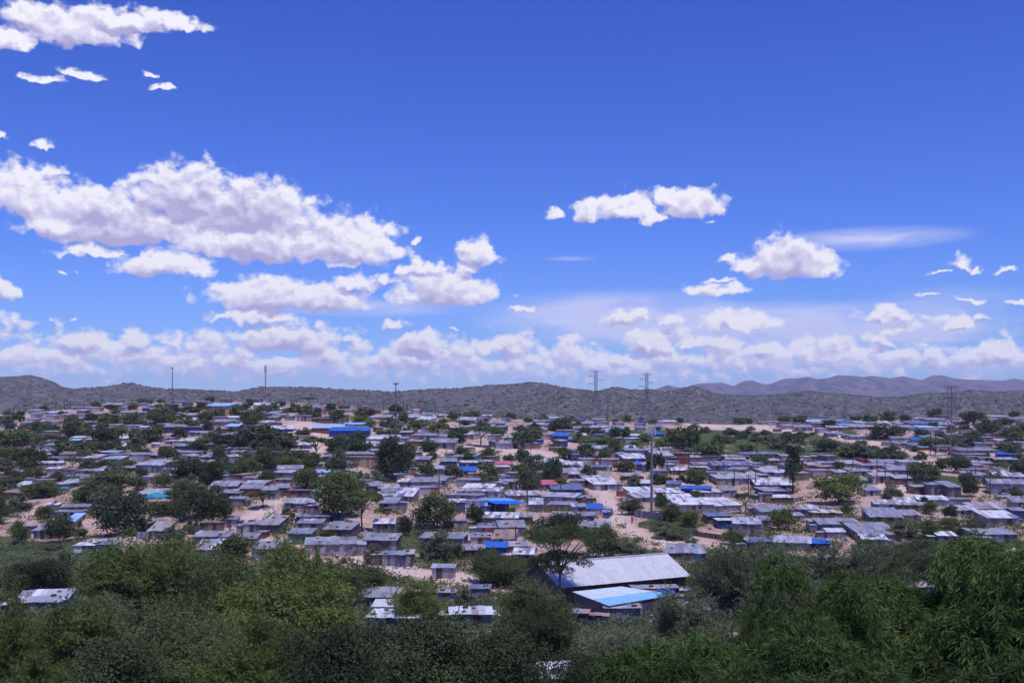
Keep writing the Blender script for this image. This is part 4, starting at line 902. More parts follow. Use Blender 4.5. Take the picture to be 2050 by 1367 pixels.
RN = {'W': 'white', 'r': 'rust-red', 'z': 'grey', 'l': 'pale', 'w': 'bright white', 'd': 'dark blue', 'b': 'rusty', 'p': 'pinkish', 'y': 'yellowish', 'B': 'bright blue', 'S': 'light blue', 'R': 'red', 'T': 'teal', 'G': 'greenish', 'P': 'patchwork'}
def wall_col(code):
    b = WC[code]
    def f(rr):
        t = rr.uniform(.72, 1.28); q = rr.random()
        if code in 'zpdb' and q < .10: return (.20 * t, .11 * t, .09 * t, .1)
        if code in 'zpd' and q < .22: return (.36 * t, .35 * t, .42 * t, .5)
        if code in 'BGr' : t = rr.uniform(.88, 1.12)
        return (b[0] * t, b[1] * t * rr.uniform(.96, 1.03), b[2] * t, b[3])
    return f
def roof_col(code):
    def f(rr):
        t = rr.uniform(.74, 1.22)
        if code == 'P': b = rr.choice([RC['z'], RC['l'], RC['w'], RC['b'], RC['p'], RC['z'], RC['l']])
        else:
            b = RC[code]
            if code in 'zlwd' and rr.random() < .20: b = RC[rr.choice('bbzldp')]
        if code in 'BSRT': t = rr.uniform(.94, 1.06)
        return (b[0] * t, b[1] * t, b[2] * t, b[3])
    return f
def shack_parts(W, Dp, H, Hb, wall, roof, seed, par, near, ov=.2, door=True, walls=True, skew=0):
    """walls (sheets with gaps and seams), roof of lapped sheets, door, window; local x along the front, y away"""
    rr = random.Random(seed); w2 = W / 2
    nx = max(1, round(W / .85)); ny_ = max(1, round(Dp / .9)); rows_ = 2 if near and H > 1.9 else 1
    if walls:
        mb = MB(); cf = wall_col(wall); zb = -.5
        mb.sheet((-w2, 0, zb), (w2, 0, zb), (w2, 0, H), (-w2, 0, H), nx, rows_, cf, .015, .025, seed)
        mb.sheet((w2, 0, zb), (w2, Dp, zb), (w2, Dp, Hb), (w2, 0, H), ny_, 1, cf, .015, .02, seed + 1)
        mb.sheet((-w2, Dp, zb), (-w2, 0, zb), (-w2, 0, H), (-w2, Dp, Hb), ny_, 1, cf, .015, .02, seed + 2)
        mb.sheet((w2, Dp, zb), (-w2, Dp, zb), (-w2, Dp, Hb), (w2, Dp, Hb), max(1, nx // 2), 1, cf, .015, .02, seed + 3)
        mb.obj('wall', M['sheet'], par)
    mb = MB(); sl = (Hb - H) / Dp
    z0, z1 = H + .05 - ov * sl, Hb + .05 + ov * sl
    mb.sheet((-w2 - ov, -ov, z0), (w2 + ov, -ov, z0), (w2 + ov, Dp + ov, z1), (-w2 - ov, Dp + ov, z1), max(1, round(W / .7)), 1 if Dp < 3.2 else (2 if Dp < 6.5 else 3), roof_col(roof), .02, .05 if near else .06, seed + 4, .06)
    mb.obj('roof', M['sheet'], par)
    if walls and rr.random() < .38:
        # a lower lean-to patched on one side
        s_ = rr.choice((-1, 1)); lw = rr.uniform(1.1, 2.4); ld = rr.uniform(.4, .85) * Dp; y0 = rr.uniform(0, Dp - ld) if Dp > ld else 0; lh = H * rr.uniform(.72, .9); c2 = rr.choice('zzpbd'); x0, x1 = sorted((s_ * (w2 + .03), s_ * (w2 + lw)))
        mb = MB(); cf = wall_col(c2)
        mb.sheet((x0, y0, -.5), (x1, y0, -.5), (x1, y0, lh), (x0, y0, lh), max(1, round(lw / .8)), 1, cf, .015, .03, seed + 9)
        mb.sheet((x1, y0 + ld, -.5), (x0, y0 + ld, -.5), (x0, y0 + ld, lh), (x1, y0 + ld, lh), 1, 1, cf, .015, .02, seed + 10)
        xs = x1 if s_ > 0 else x0; q = [(xs, y0, -.5), (xs, y0 + ld, -.5), (xs, y0 + ld, lh), (xs, y0, lh)]
        mb.sheet(*(q if s_ > 0 else [q[1], q[0], q[3], q[2]]), max(1, round(ld / .9)), 1, cf, .015, .02, seed + 11)
        lt = mb.obj('lean_to', M['sheet'], par); mb = MB(); dzz = rr.uniform(-.1, .14)
        mb.sheet((x0 - .06, y0 - .15, lh + .04), (x1 + .1, y0 - .15, lh + .04 + dzz), (x1 + .1, y0 + ld + .12, lh + .12 + dzz), (x0 - .06, y0 + ld + .12, lh + .12), max(1, round(lw / .75)), 1, roof_col(rr.choice('zzlbPw')), .02, .05, seed + 12, .05)
        mb.obj('lean_to_roof', M['sheet'], lt)
    if door and walls:
        dx = rr.uniform(-.35, .35) * (W - 1.4) if W > 2.2 else 0
        c = rr.choice([(.03, .03, .04, 0), (.03, .03, .04, 0), (.10, .08, .09, .1), (.22, .2, .25, .3), (.10, .05, .04, 0)])
        dh = min(1.95, H - .12)
        mb = MB(); mb.box(dx - .4, dx + .4, -.075, -.045, 0, dh, c); dd = mb.obj('door', M['sheet'], par)
        if near and W > 4.2 and rr.random() < .45:
            wx = dx + (1.5 if dx < 0 else -1.5); mb = MB(); mb.box(wx - .42, wx + .42, -.08, -.05, H * .45, H * .45 + .62, (.16, .15, .18, .1))
            fr = mb.obj('window', M['sheet'], par); mb = MB(); mb.box(wx - .34, wx + .34, -.095, -.085, H * .45 + .07, H * .45 + .55, (.02, .02, .03, 0)); mb.obj('pane', M['glass'], fr)
shack_list = []; yj = random.Random(77)
for tk, txt in SHACKS.items():
    ox, oy, s_ = TILES[tk]
    for e in txt.replace('\n', ';').split(';'):
        a = e.split(); x0, x1, yb, hw, rd, yaw = [float(q) for q in a[:6]]
        p0, p1 = ox + x0 / s_, ox + x1 / s_; py = oy + yb / s_
        px = (p0 + p1) / 2; X, D, z = place(px, py)
        yaw += yj.uniform(-13, 13) if D > 240 else yj.uniform(-6, 6) if D > 130 else yj.uniform(-2, 2)
        W = (p1 - p0) * D / F / math.cos(R(yaw)); H = min(max(hw / s_ * D / F, 1.25), 3.4)
        rpx = rd / s_; el = (py - hw / s_ - HY) / F
        Dp = min(max(.75 * W, 2.6), 6.5); p = rpx * D / F / Dp - el
        p = min(max(p, -.01), .13); Dp = min(max(rpx * D / F / max(el + p, .03), 2.2), 9.5)
        shack_list.append(((p1 - p0) * (hw + rd) / s_, X, D, z, W, Dp, H, H + Dp * p, yaw, a[6], a[7], px, py, hw / s_))
shack_list.sort(key=lambda q: -q[0])
rest = MB()
class _Cap(MB): pass
for i, (ar, X, D, z, W, Dp, H, Hb, yaw, wl, rf, px, py, hpx) in enumerate(shack_list):
    if i < 292:
        size = 'long' if W > 8.5 else ('small' if W < 3.2 else '')
        ds = f"{size} {WN[wl]} shack with {RN[rf]} roof".strip()
        t = thing('tin_shack', (X, D, z), -R(yaw), ds, 'shack', 'shacks of the hillside settlement', px, py - hpx * .7)
        shack_parts(W, Dp, H, Hb, wl, rf, 100 + i * 7, t, D < 260)
        shack_list[i] = shack_list[i] + (t,)
    else:
        c_, s__ = math.cos(-R(yaw)), math.sin(-R(yaw)); mb = MB(); w2 = W / 2; cf = wall_col(wl); sd = 9000 + i * 5
        mb.sheet((-w2, 0, -.5), (w2, 0, -.5), (w2, 0, H), (-w2, 0, H), max(1, round(W / 1.2)), 1, cf, .015, .02, sd)
        mb.sheet((w2, 0, -.5), (w2, Dp, -.5), (w2, Dp, Hb), (w2, 0, H), 1, 1, cf, .015, .02, sd)
        mb.sheet((-w2, Dp, -.5), (-w2, 0, -.5), (-w2, 0, H), (-w2, Dp, Hb), 1, 1, cf, .015, .02, sd)
        mb.sheet((-w2 - .2, -.2, H + .05), (w2 + .2, -.2, H + .05), (w2 + .2, Dp, Hb + .05), (-w2 - .2, Dp, Hb + .05), max(1, round(W / .9)), 1, roof_col(rf), .02, .04, sd)
        k = len(rest.v)
        rest.v += [(X + a * c_ - b * s__, D + a * s__ + b * c_, z + q) for a, b, q in mb.v]; rest.f += [tuple(k + q for q in f) for f in mb.f]; rest.c += mb.c
# the smallest and farthest slivers of roof, too many to count one by one
rs = random.Random(4)
OPEN = [(640, 865, 50, 22), (735, 935, 45, 18), (960, 898, 75, 14), (1560, 880, 290, 40), (1740, 905, 130, 22), (1130, 880, 30, 12), (690, 945, 60, 16), (905, 965, 40, 14), (330, 930, 30, 12), (1890, 935, 60, 12), (1500, 990, 30, 20), (1225, 1010, 18, 40), (1770, 890, 130, 16)]
occ = [(q[11], q[12], q[4] * F / q[2]) for q in shack_list] + [(t[4], t[5] + 6, 24) for t in THINGS if t[2] in ('tree', 'acacia tree', 'thorn tree')]
cnt_ = 0
for _ in range(6000):
    if cnt_ > 430: break
    px = rs.uniform(-40, 2090); yc = float(np.interp(px, _cx, _cy)); py = yc + 1.5 + rs.random() ** 1.3 * (165 if px < 1200 else 110)
    if any(((px - a) / c) ** 2 + ((py - b) / d) ** 2 < 1 for a, b, c, d in OPEN): continue
    if any(abs(px - a) < w_ * .5 + 9 and abs(py - b) < 5 + (py - yc) * .045 for a, b, w_ in occ): continue
    if float(dirt(px, py - 2)) > .1: continue
    occ.append((px, py, 24)); cnt_ += 1
    X, D, z = place(px, py); W = rs.uniform(3, 6.5); Dp = rs.uniform(2.8, 5.5); H = rs.uniform(1.7, 2.2); Hb = H + rs.uniform(.05, .55)
    yw = rs.uniform(-.6, .6); c_, s__ = math.cos(yw), math.sin(yw); mb = MB(); w2 = W / 2; cf = wall_col(rs.choice('zzzpbdB' if rs.random() < .5 else 'zzpb'))
    rf = rs.choice('zzzzlldbPzbS' if rs.random() < .4 else 'zzzzldbwPb')
    mb.sheet((-w2, 0, -.5), (w2, 0, -.5), (w2, 0, H), (-w2, 0, H), 3, 1, cf, .015, .02, 5)
    mb.sheet((w2, 0, -.5), (w2, Dp, -.5), (w2, Dp, Hb), (w2, 0, H), 1, 1, cf, .015, .02, 5)
    mb.sheet((-w2, Dp, -.5), (-w2, 0, -.5), (-w2, 0, H), (-w2, Dp, Hb), 1, 1, cf, .015, .02, 5)
    mb.sheet((-w2 - .2, -.2, H + .05), (w2 + .2, -.2, H + .05), (w2 + .2, Dp, Hb + .05), (-w2 - .2, Dp, Hb + .05), max(2, round(W / 1.2)), 1, roof_col(rf), .02, .04, _)
    k = len(rest.v)
    rest.v += [(X + a * c_ - b * s__, D + a * s__ + b * c_, z + q) for a, b, q in mb.v]; rest.f += [tuple(k + q for q in f) for f in mb.f]; rest.c += mb.c
o = rest.obj('far_shacks', M['sheet']); o['kind'] = 'stuff'; o['category'] = 'shacks'; o['label'] = 'mass of tiny far-off shack roofs packed along the hill crest and between bigger ones'

# weights on the roofs: tyres and stones
def tyre_mesh():
    mb = MB(); n, m_ = 12, 6; Rr, r = .26, .09
    for i in range(n):
        for j in range(m_):
            q = []
            for (a, b) in ((i, j), (i + 1, j), (i + 1, j + 1), (i, j + 1)):
                A = 2 * math.pi * a / n; B = 2 * math.pi * b / m_
                q.append(((Rr + r * math.cos(B)) * math.cos(A), (Rr + r * math.cos(B)) * math.sin(A), r + r * math.sin(B)))
            mb.face(q)
    return mb.mesh('tyre', M['rubber'])
def stone_mesh(seed):
    g = np.random.default_rng(seed); v = bv * (.30, .20, .13) * (1 + .35 * g.random((12, 1))) + (0, 0, .11)
    return fast_mesh('stone', v, bf, M['stone'])
TY, ST = tyre_mesh(), [stone_mesh(i) for i in range(4)]
wr = random.Random(9); nw = 0
for q in shack_list[:292]:
    if q[2] > 215 or nw >= 90 or q[3] is None or len(q) < 15: continue
    _, X, D, z, W, Dp, H, Hb, yaw, wl, rf, px, py, hpx, t = q
    for k in range(wr.choice([0, 1, 1, 2, 3])):
        lx = wr.uniform(-.42, .42) * W; ly = wr.uniform(.15, .85) * Dp; lz = H + .10 + (Hb - H) * ly / Dp
        a = -R(yaw); wx = X + lx * math.cos(a) - ly * math.sin(a); wy = D + lx * math.sin(a) + ly * math.cos(a); wz = z + lz
        ty = wr.random() < .35; nw += 1
        thing('tyre' if ty else 'roof_stone', (wx, wy, wz), wr.uniform(0, 6), 'black tyre on a roof' if ty else 'dark stone on a roof', 'tyre' if ty else 'stone', 'tyres lying on roofs' if ty else 'stones lying on roofs',
              CX + F * wx / wy, HY - F * wz / wy, data=TY if ty else wr.choice(ST))

# ---------------------------------------------------------------- named buildings
def poly_building(name, pts, zg, zr, ds, cat, px, py, wallc, roofc, label, strips):
    """pts: roof corners on plan, counter-clockwise from the nearest corner; strips: [(share along the first edge, colour)]"""
    o = thing(name, (pts[0][0], pts[0][1], zg), 0, ds, cat, None, px, py, label=label)
    P_ = [Vector((p[0] - pts[0][0], p[1] - pts[0][1], 0)) for p in pts]; h = [zr_ - zg for zr_ in zr]
    mb = MB(); cf = wall_col(wallc)
    for i in range(4):
        a, b = P_[i], P_[(i + 1) % 4]; n = max(1, round((b - a).length / .9))
        mb.sheet((a.x, a.y, -.8), (b.x, b.y, -.8), (b.x, b.y, h[(i + 1) % 4] - .06), (a.x, a.y, h[i] - .06), n, 1, cf, .02, .02, 40 + i)
    mb.obj('wall', M['sheet'], o)
    c0 = sum(P_, Vector()) / 4; Q = [(c0 + (p - c0) * 1.04) for p in P_]
    f0 = 0
    for share, colr in strips:
        mb = MB(); A = Q[0].lerp(Q[3], f0); B = Q[1].lerp(Q[2], f0); C = Q[1].lerp(Q[2], share - .002); Dd = Q[0].lerp(Q[3], share - .002)
        hz0 = [h[0] + (h[3] - h[0]) * f0, h[1] + (h[2] - h[1]) * f0, h[1] + (h[2] - h[1]) * share, h[0] + (h[3] - h[0]) * share]
        def cf2(rr, colr=colr): t = rr.uniform(.95, 1.05); return (colr[0] * t, colr[1] * t, colr[2] * t, .05)
        mb.sheet((A.x, A.y, hz0[0]), (B.x, B.y, hz0[1]), (C.x, C.y, hz0[2]), (Dd.x, Dd.y, hz0[3]), 12, 2, cf2, .03, .015, 8)
        mb.obj('roof', M['sheet'], o); f0 = share
    return o
def pt(px, D): return ((px - CX) * D / F, D)
# light blue and white flat roof in front of the hall
zr_ = -22.7
dd = lambda y: -zr_ * F / (y - HY)
poly_building('flat_roofed_shed', [pt(1220, dd(1211)), pt(1347, dd(1190)), pt(1243, dd(1174)), pt(1149, dd(1184))], -25.2, [zr_] * 4, 'wide low shed', 'shed', 1250, 1200, 'd', 'S',
              'wide low shed with a flat light blue roof turning white at its far end', [(.42, (.24, .48, .74)), (1.0, (.56, .65, .78))]).rotation_euler = (0, 0, 0)
def hall():
    ez = -23.2; e0 = pt(1121, -ez * F / (1175 - HY)); e1 = pt(1362, -ez * F / (1153 - HY)); e0 = Vector(e0); e1 = Vector(e1)
    rz = -20.9; r0 = Vector(pt(1078, -rz * F / (1128 - HY))); r1 = Vector(pt(1340, -rz * F / (1111 - HY)))
    u = (e1 - e0).normalized(); nrm = Vector((-u.y, u.x)); Ln = (e1 - e0).length; hwid = (r0 - e0).dot(nrm); rise = rz - ez; k0 = (r0 - e0).dot(u); Lr = (r1 - r0).length
    o = thing('community_hall', (e0.x, e0.y, -26.3), math.atan2(u.y, u.x), 'large hall', 'hall', None, 1230, 1150, label='large hall under a long white gabled metal roof behind the umbrella acacia')
    H = 26.3 + ez; k0 = max(-1.0, min(k0, 1.5)); wd = 2 * hwid; Ln = max(Ln, Lr)
    mb = MB(); cf = wall_col('b')
    mb.sheet((.2, .25, -1), (Ln - .2, .25, -1), (Ln - .2, .25, H - .1), (.2, .25, H - .1), 14, 1, cf, .05, .01, 3)
    mb.sheet((Ln - .2, wd - .25, -1), (.2, wd - .25, -1), (.2, wd - .25, H - .1), (Ln - .2, wd - .25, H - .1), 14, 1, cf, .05, .01, 4)
    for xx in (.25, Ln - .25):
        mb.face([(xx, .25, -1), (xx, wd - .25, -1), (xx, wd - .25, H - .1), (xx, hwid, H + rise - .12), (xx, .25, H - .1)], (.09, .07, .08, 0))
    mb.obj('wall', M['sheet'], o)
    for sgn in (0, 1):
        mb = MB(); rc = lambda rr: (lambda t: (.50 * t, .50 * t, .57 * t, .05))(rr.uniform(.93, 1.05))
        if sgn == 0: q = [(-.3, -.3, H - .05), (Ln + .3, -.3, H - .05), (Ln + .3, hwid, H + rise), (-.3, hwid, H + rise)]
        else: q = [(Ln + .3, wd + .3, H - .05), (-.3, wd + .3, H - .05), (-.3, hwid + .02, H + rise), (Ln + .3, hwid + .02, H + rise)]
        mb.sheet(*q, 26, 2, rc, .03, .006, 5 + sgn); mb.obj('roof', M['sheet'], o)
    mb = MB(); mb.bar((-.35, hwid, H + rise + .03), (Ln + .35, hwid, H + rise + .03), .16, n=6, col=(.4, .4, .48, .3)); mb.obj('ridge_cap', M['sheet'], o)
    mb = MB(); mb.box(-.36, -.30, -.3, .1, H - .3, H, (.1, .08, .09, 0)); mb.bar((-.33, -.3, H - .08), (-.33, hwid, H + rise - .03), .09, n=4, col=(.06, .05, .07, 0)); mb.bar((-.33, wd + .3, H - .08), (-.33, hwid, H + rise - .03), .09, n=4, col=(.06, .05, .07, 0)); mb.obj('barge_board', M['sheet'], o)
    mb = MB(); mb.box(Ln * .2, Ln * .2 + 1.6, .16, .19, 0, 2.2, (.05, .045, .05, 0)); mb.obj('door', M['sheet'], o)
hall()
def canopy():
    X, D, z = place(1018, 1029); o = thing('shade_canopy', (X, D, z), 0, 'canopy', 'canopy', None, 1010, 1012, label='big bright blue canopy roof on posts with a paler blue back half')
    k = D / F; H = 21 * k; Dp = 5.2
    fl, fr = (991.6 - 1018) * k, (1058 - 1018) * k; bl, br = (957.8 - 1018) * k * 1.05, (1017 - 1018) * k
    def q(u, v): return Vector((fl, 0, H)).lerp(Vector((fr, 0, H)), u).lerp(Vector((bl, Dp, H + .75)).lerp(Vector((br, Dp, H + .75)), u), v)
    for v0, v1, colr in ((0, .55, (.012, .12, .66)), (.555, 1, (.13, .34, .80))):
        mb = MB(); mb.sheet(tuple(q(0, v0)), tuple(q(1, v0)), tuple(q(1, v1)), tuple(q(0, v1)), 9, 1, lambda rr, c=colr: (c[0], c[1] * rr.uniform(.95, 1.05), c[2], 0), .03, .01, 3); mb.obj('roof', M['sheet'], o)
    for u in (.02, .34, .66, .98):
        for v in (.03, .97):
            p = q(u, v); mb = MB(); mb.bar((p.x, p.y, -.4), (p.x, p.y, p.z - .03), .06, n=5, col=(.1, .09, .1, 0)); mb.obj('post', M['sheet'], o)
    mb = MB(); a, b = q(0, .95), q(1, .95); mb.sheet((a.x, a.y, -.3), (b.x, b.y, -.3), (b.x, b.y, b.z - .2), (a.x, a.y, a.z - .2), 7, 1, wall_col('d'), .02, .02, 4); mb.obj('inside_shade', M['sheet'], o)  # dark sheet standing in for the shade inside; the canopy itself has no walls
canopy()

# ---------------------------------------------------------------- masts, pylons, poles
def pylon(px, ytop, yfoot, wfoot_px, label, rz, th=1.0):
    X, D, z = place(px, yfoot) if yfoot < 880 else place(px, yfoot)
    zt = -(ytop - HY) * D / F; H = zt - z; wb = wfoot_px * D / F / 2; wt = wb * .17; waist = .55
    o = thing('lattice_pylon', (X, D, z), rz, 'pylon', 'pylon', None, px, ytop + 10, label=label)
    def hw(t): return wb + (wt * 1.15 - wb) * min(1, t / waist) if t < waist else wt
    lv = [0, .14, .26, .36, .44, .5, .55, .62, .69, .76, .83, .9, .96, 1]
    r = .062 * th; q6 = .036 * th
    for sx in (-1, 1):
        for sy in (-1, 1):
            mb = MB()
            for a, b in zip(lv, lv[1:]): mb.bar((sx * hw(a), sy * hw(a), H * a - (.5 if a == 0 else 0)), (sx * hw(b), sy * hw(b), H * b), r * (1.3 - .5 * a), cap=False)
            mb.obj('leg', M['steel_dark'], o)
    mb = MB()
    for a, b in zip(lv, lv[1:]):
        for (s1, s2) in (((-1, -1), (1, -1)), ((1, -1), (1, 1)), ((1, 1), (-1, 1)), ((-1, 1), (-1, -1))):
            p = lambda s_, t: (s_[0] * hw(t), s_[1] * hw(t), H * t)
            mb.bar(p(s1, a), p(s2, b), q6, cap=False); mb.bar(p(s2, a), p(s1, b), q6, cap=False); mb.bar(p(s1, b), p(s2, b), q6, cap=False)
    mb.obj('bracing', M['steel_dark'], o)
    for t, l, rr_ in ((.99, 1, -1), (.99, 1, 1), (.90, 1, -1), (.83, 1, 1), (.76, 1, -1)):
        ln = {.99: 2.6, .90: 3.4, .83: 3.7, .76: 3.9}[t] * (H / 30)
        mb = MB()
        for sy in (-1, 1):
            mb.bar((rr_ * wt, sy * wt, H * t), (rr_ * (wt + ln), 0, H * t), .06, cap=False); mb.bar((rr_ * wt, sy * wt, H * (t - .035)), (rr_ * (wt + ln), 0, H * t), .05, cap=False)
        mb.obj('crossarm', M['steel_dark'], o)
        mb = MB()
        for k in range(6): mb.bar((rr_ * (wt + ln), 0, H * t - .12 - k * .2), (rr_ * (wt + ln), 0, H * t - .24 - k * .2), .11, n=6)
        if t < .99: mb.obj('insulator', M['glass'], o)
pylon(1193, 741, 848, 26, 'left one of the two slender lattice pylons standing on the crest', .15)
pylon(1295, 747, 852, 26, 'right one of the two slender lattice pylons, rising above the grey antenna pole', .15)
pylon(1905, 772, 915, 66, 'wide-footed lattice pylon standing among the shacks, nearest of the three pylons', .35, 1.5)
def telecom():
    px, yt, yb = 531.5, 730, 805; X, D, z = place(px, yb); H = (yb - yt) * D / F
    o = thing('telecom_mast', (X, D, z), 0, 'telecom mast', 'mast', None, px, 770, label='telecom mast painted in red and white bands with antennas at its top')
    n = 7
    for i in range(n):
        mb = MB(); mb.bar((0, 0, H * .8 * i / n - (.5 if i == 0 else 0)), (0, 0, H * .8 * (i + 1) / n), .36 - .02 * i, .34 - .02 * i, 8); mb.obj('mast_section', M['red_paint' if i % 2 == 1 else 'steel'] if i else M['red_paint'], o)
    mb = MB(); mb.bar((0, 0, H * .8), (0, 0, H), .2, .14, 8); mb.obj('top_pole', M['steel_dark'], o)
    for zz in (.83, .93):
        for k in range(3):
            a = 2 * math.pi * k / 3 + .5; mb = MB(); x, y = .62 * math.cos(a), .62 * math.sin(a)
            mb.box(x - .16, x + .16, y - .12, y + .12, H * zz - 1.0, H * zz + 1.1); mb.bar((0, 0, H * zz), (x, y, H * zz), .05); mb.obj('panel_antenna', M['silver_paint'], o)
    mb = MB(); 
    for k in range(10):
        a0, a1 = 2 * math.pi * k / 10, 2 * math.pi * (k + 1) / 10
        mb.face([(1.0, -.45, H * .8 - .9), (1.0 + .5 * math.cos(a0), -.3, H * .8 - .9 + .5 * math.sin(a0)), (1.0 + .5 * math.cos(a1), -.3, H * .8 - .9 + .5 * math.sin(a1))])
        mb.face([(1.0, -.1, H * .8 - .9), (1.0 + .5 * math.cos(a1), -.3, H * .8 - .9 + .5 * math.sin(a1)), (1.0 + .5 * math.cos(a0), -.3, H * .8 - .9 + .5 * math.sin(a0))])
    mb.bar((.1, 0, H * .8 - .9), (1, -.2, H * .8 - .9), .06); mb.obj('dish', M['white_paint'], o)
telecom()
def light_mast(px, yt, yb, label, head):
    X, D, z = place(px, yb); H = (yb - yt) * D / F
    o = thing('light_mast', (X, D, z), 0, 'light mast', 'light mast', None, px, yt + 20, label=label)
    mb = MB(); mb.bar((0, 0, -.5), (0, 0, H - .2), .30, .16, 8); mb.obj('pole', M['steel_dark'], o)
    mb = MB(); mb.bar((0, 0, H - .55), (0, 0, H - .35), head, head * .9, 10); mb.obj('head_ring', M['steel_dark'], o)
    for k in range(6):
        a = 2 * math.pi * k / 6; mb = MB(); x, y = head * math.cos(a), head * math.sin(a); mb.box(x - .28, x + .28, y - .2, y + .2, H - .4, H); mb.obj('floodlight', M['steel'], o)
light_mast(345, 736, 808, 'slim floodlight mast standing alone on the crest above the far shacks', .6)
light_mast(792.5, 767, 905, 'tall floodlight mast rising from the dark tree in the middle of the settlement', .7)
def monopole():
    px, yt, yb = 1304.5, 849, 1027; X, D, z = place(px, yb); H = (yb - yt) * D / F
    o = thing('antenna_pole', (X, D, z), 0, 'monopole', 'mast', None, px, 900, label='thick grey antenna pole with panel antennas, standing inside a fence')
    mb = MB(); mb.bar((0, 0, -.5), (0, 0, H * .97), .34, .22, 12); mb.obj('pole', M['mast_grey'], o)
    for k, (a, dz) in enumerate(((2.9, 0), (.2, 0), (4.6, .2))):
        mb = MB(); x, y = .75 * math.cos(a), .45 * math.sin(a); mb.box(x - .17, x + .17, y - .1, y + .1, H - 2.6 - dz, H - .2); mb.bar((0, 0, H - 1.2), (x, y, H - 1.2), .05); mb.obj('panel_antenna', M['silver_paint'], o)
    for k, (x, zz) in enumerate(((.5, H - 4.4), (-.45, H - 5.4), (.45, H - 4.9), (-.4, H - 4.2))):
        mb = MB(); mb.bar((x, -.3, zz), (x, -.42, zz), .16, n=8); mb.bar((0, 0, zz), (x, -.3, zz), .03); mb.obj('dish', M['white_paint'], o)
monopole()
def pole_mesh(arm):
    mb = MB(); mb.bar((0, 0, -.06), (0, 0, 1), .5, .38, 6)   # unit height; x and y scaled by radius
    return mb.mesh('post', M['pole'])
PO = pole_mesh(False)
am = MB(); am.box(-.75, .75, -.05, .05, -.06, .06)
for x in (-.65, -.1, .65): am.bar((x, 0, .06), (x, 0, .24), .05, n=6)
AM = am.mesh('crossarm', M['pole'])
pr_ = random.Random(2)
for tk, txt in POLES.items():
    ox, oy, s_ = TILES[tk]
    for e in txt.split(';'):
        x, t0, t1 = [float(q) for q in e.split()]; px, yt, yb = ox + x / s_, oy + t0 / s_, oy + t1 / s_
        X, D, z = place(px, yb); H = (yb - yt) * D / F; H = max(H, 3.5)
        t = thing('utility_pole', (X, D, z), pr_.uniform(-.5, .5), 'dark wooden utility pole', 'utility pole', 'utility poles of the settlement', px, yt + 8)
        c_ = link('post', PO, t); r_ = .30 if D < 330 else .34; c_.scale = (r_, r_, H)
        if H > 4.5: k_ = link('crossarm', AM, t); k_.location = (0, 0, H - .35)
# lamps
for px, yt, yb, lab in ((1520.5, 1040, 1067, 'street lamp with a round head beside the pale ridged roof'), (2036, 894, 917, 'slender white street lamp near the bright blue shack at the edge')):
    X, D, z = place(px, yb); H = (yb - yt) * D / F; t = thing('street_lamp', (X, D, z), 0, 'lamp', 'street lamp', None, px, yt, label=lab)
    mb = MB(); mb.bar((0, 0, -.3), (0, 0, H), .07, .05, 6); mb.obj('pole', M['steel'], t); mb = MB(); mb.bar((0, 0, H), (0, 0, H + .35), .12, .25, 8); mb.bar((0, 0, H + .35), (0, 0, H + .5), .25, .1, 8); mb.obj('lamp_head', M['steel_dark'], t)

# ---------------------------------------------------------------- red toilets, fences, parasol
for i, (x, y) in enumerate(((525, 500), (598, 497), (640, 508), (724, 512))):
    px, py = 1640 + x / 7.31, 860 + y / 7.31; X, D, z = place(px, py); k = D / F
    nm = ['leftmost', 'second from the left', 'third from the left', 'rightmost'][i]
    t = thing('portable_toilet', (X, D, z), .1 * i, 'toilet', 'portable toilet', 'red portable toilets in a row', px, py, label=f'red portable toilet, {nm} in the row of four')
    H = 78 / 7.31 * k; w = 58 / 7.31 * k / 2
    mb = MB(); mb.box(-w, w, 0, 2 * w, -.3, H); mb.obj('cabin', M['red_paint'], t); mb = MB(); mb.box(-w * .7, w * .7, -.04, -.01, .1, H * .85, (.5, .1, .1, 0)); mb.obj('door', M['red_paint'], t)
    mb = MB(); mb.box(-w * 1.08, w * 1.08, -.06, 2 * w + .06, H + .003, H + .12); mb.obj('roof', M['steel'], t)
for i, x in enumerate((1636, 1690, 1722, 1766)):
    px, py = 1100 + x / 7.31, 860 + 335 / 7.31; X, D, z = place(px, py); k = D / F
    nm = ['first', 'second', 'third', 'fourth'][i]
    t = thing('vent_stack', (X, D, z), 0, 'stack', 'chimney', 'white vent stacks in a row', px, py - 10, label=f'{nm} white square vent stack from the left behind the pale roof')
    H = 88 / 7.31 * k; w = 12 / 7.31 * k; mb = MB(); mb.box(-w, w, -w, w, -.3, H); mb.obj('shaft', M['white_paint'], t); mb = MB(); mb.box(-w * 1.1, w * 1.1, -w * 1.1, w * 1.1, H + .003, H + .25, (1, 1, 1, 1)); mb.obj('cap', M['red_paint'], t)
X, D, z = place(1100 + 1965 / 7.31, 860 + 505 / 7.31); t = thing('shipping_container', (X, D, z), -.1, 'container', 'container', None, 1369, 925, label='rust-red steel container beside the pale-roofed shack with vent stacks')
mb = MB(); mb.sheet((-2, 0, -.3), (1.9, 0, -.3), (1.9, 0, 2.3), (-2, 0, 2.3), 9, 1, lambda rr: (.22 * rr.uniform(.8, 1.1), .035, .03, 0), .03, .03, 1); mb.box(-2, 1.9, .05, 2.4, -.3, 2.3, (.2, .035, .03, 0)); mb.obj('body', M['sheet'], t)
mb = MB(); mb.box(-.5, .4, -.06, -.035, .1, 2.0, (.09, .02, .02, 0)); mb.obj('door', M['sheet'], t)
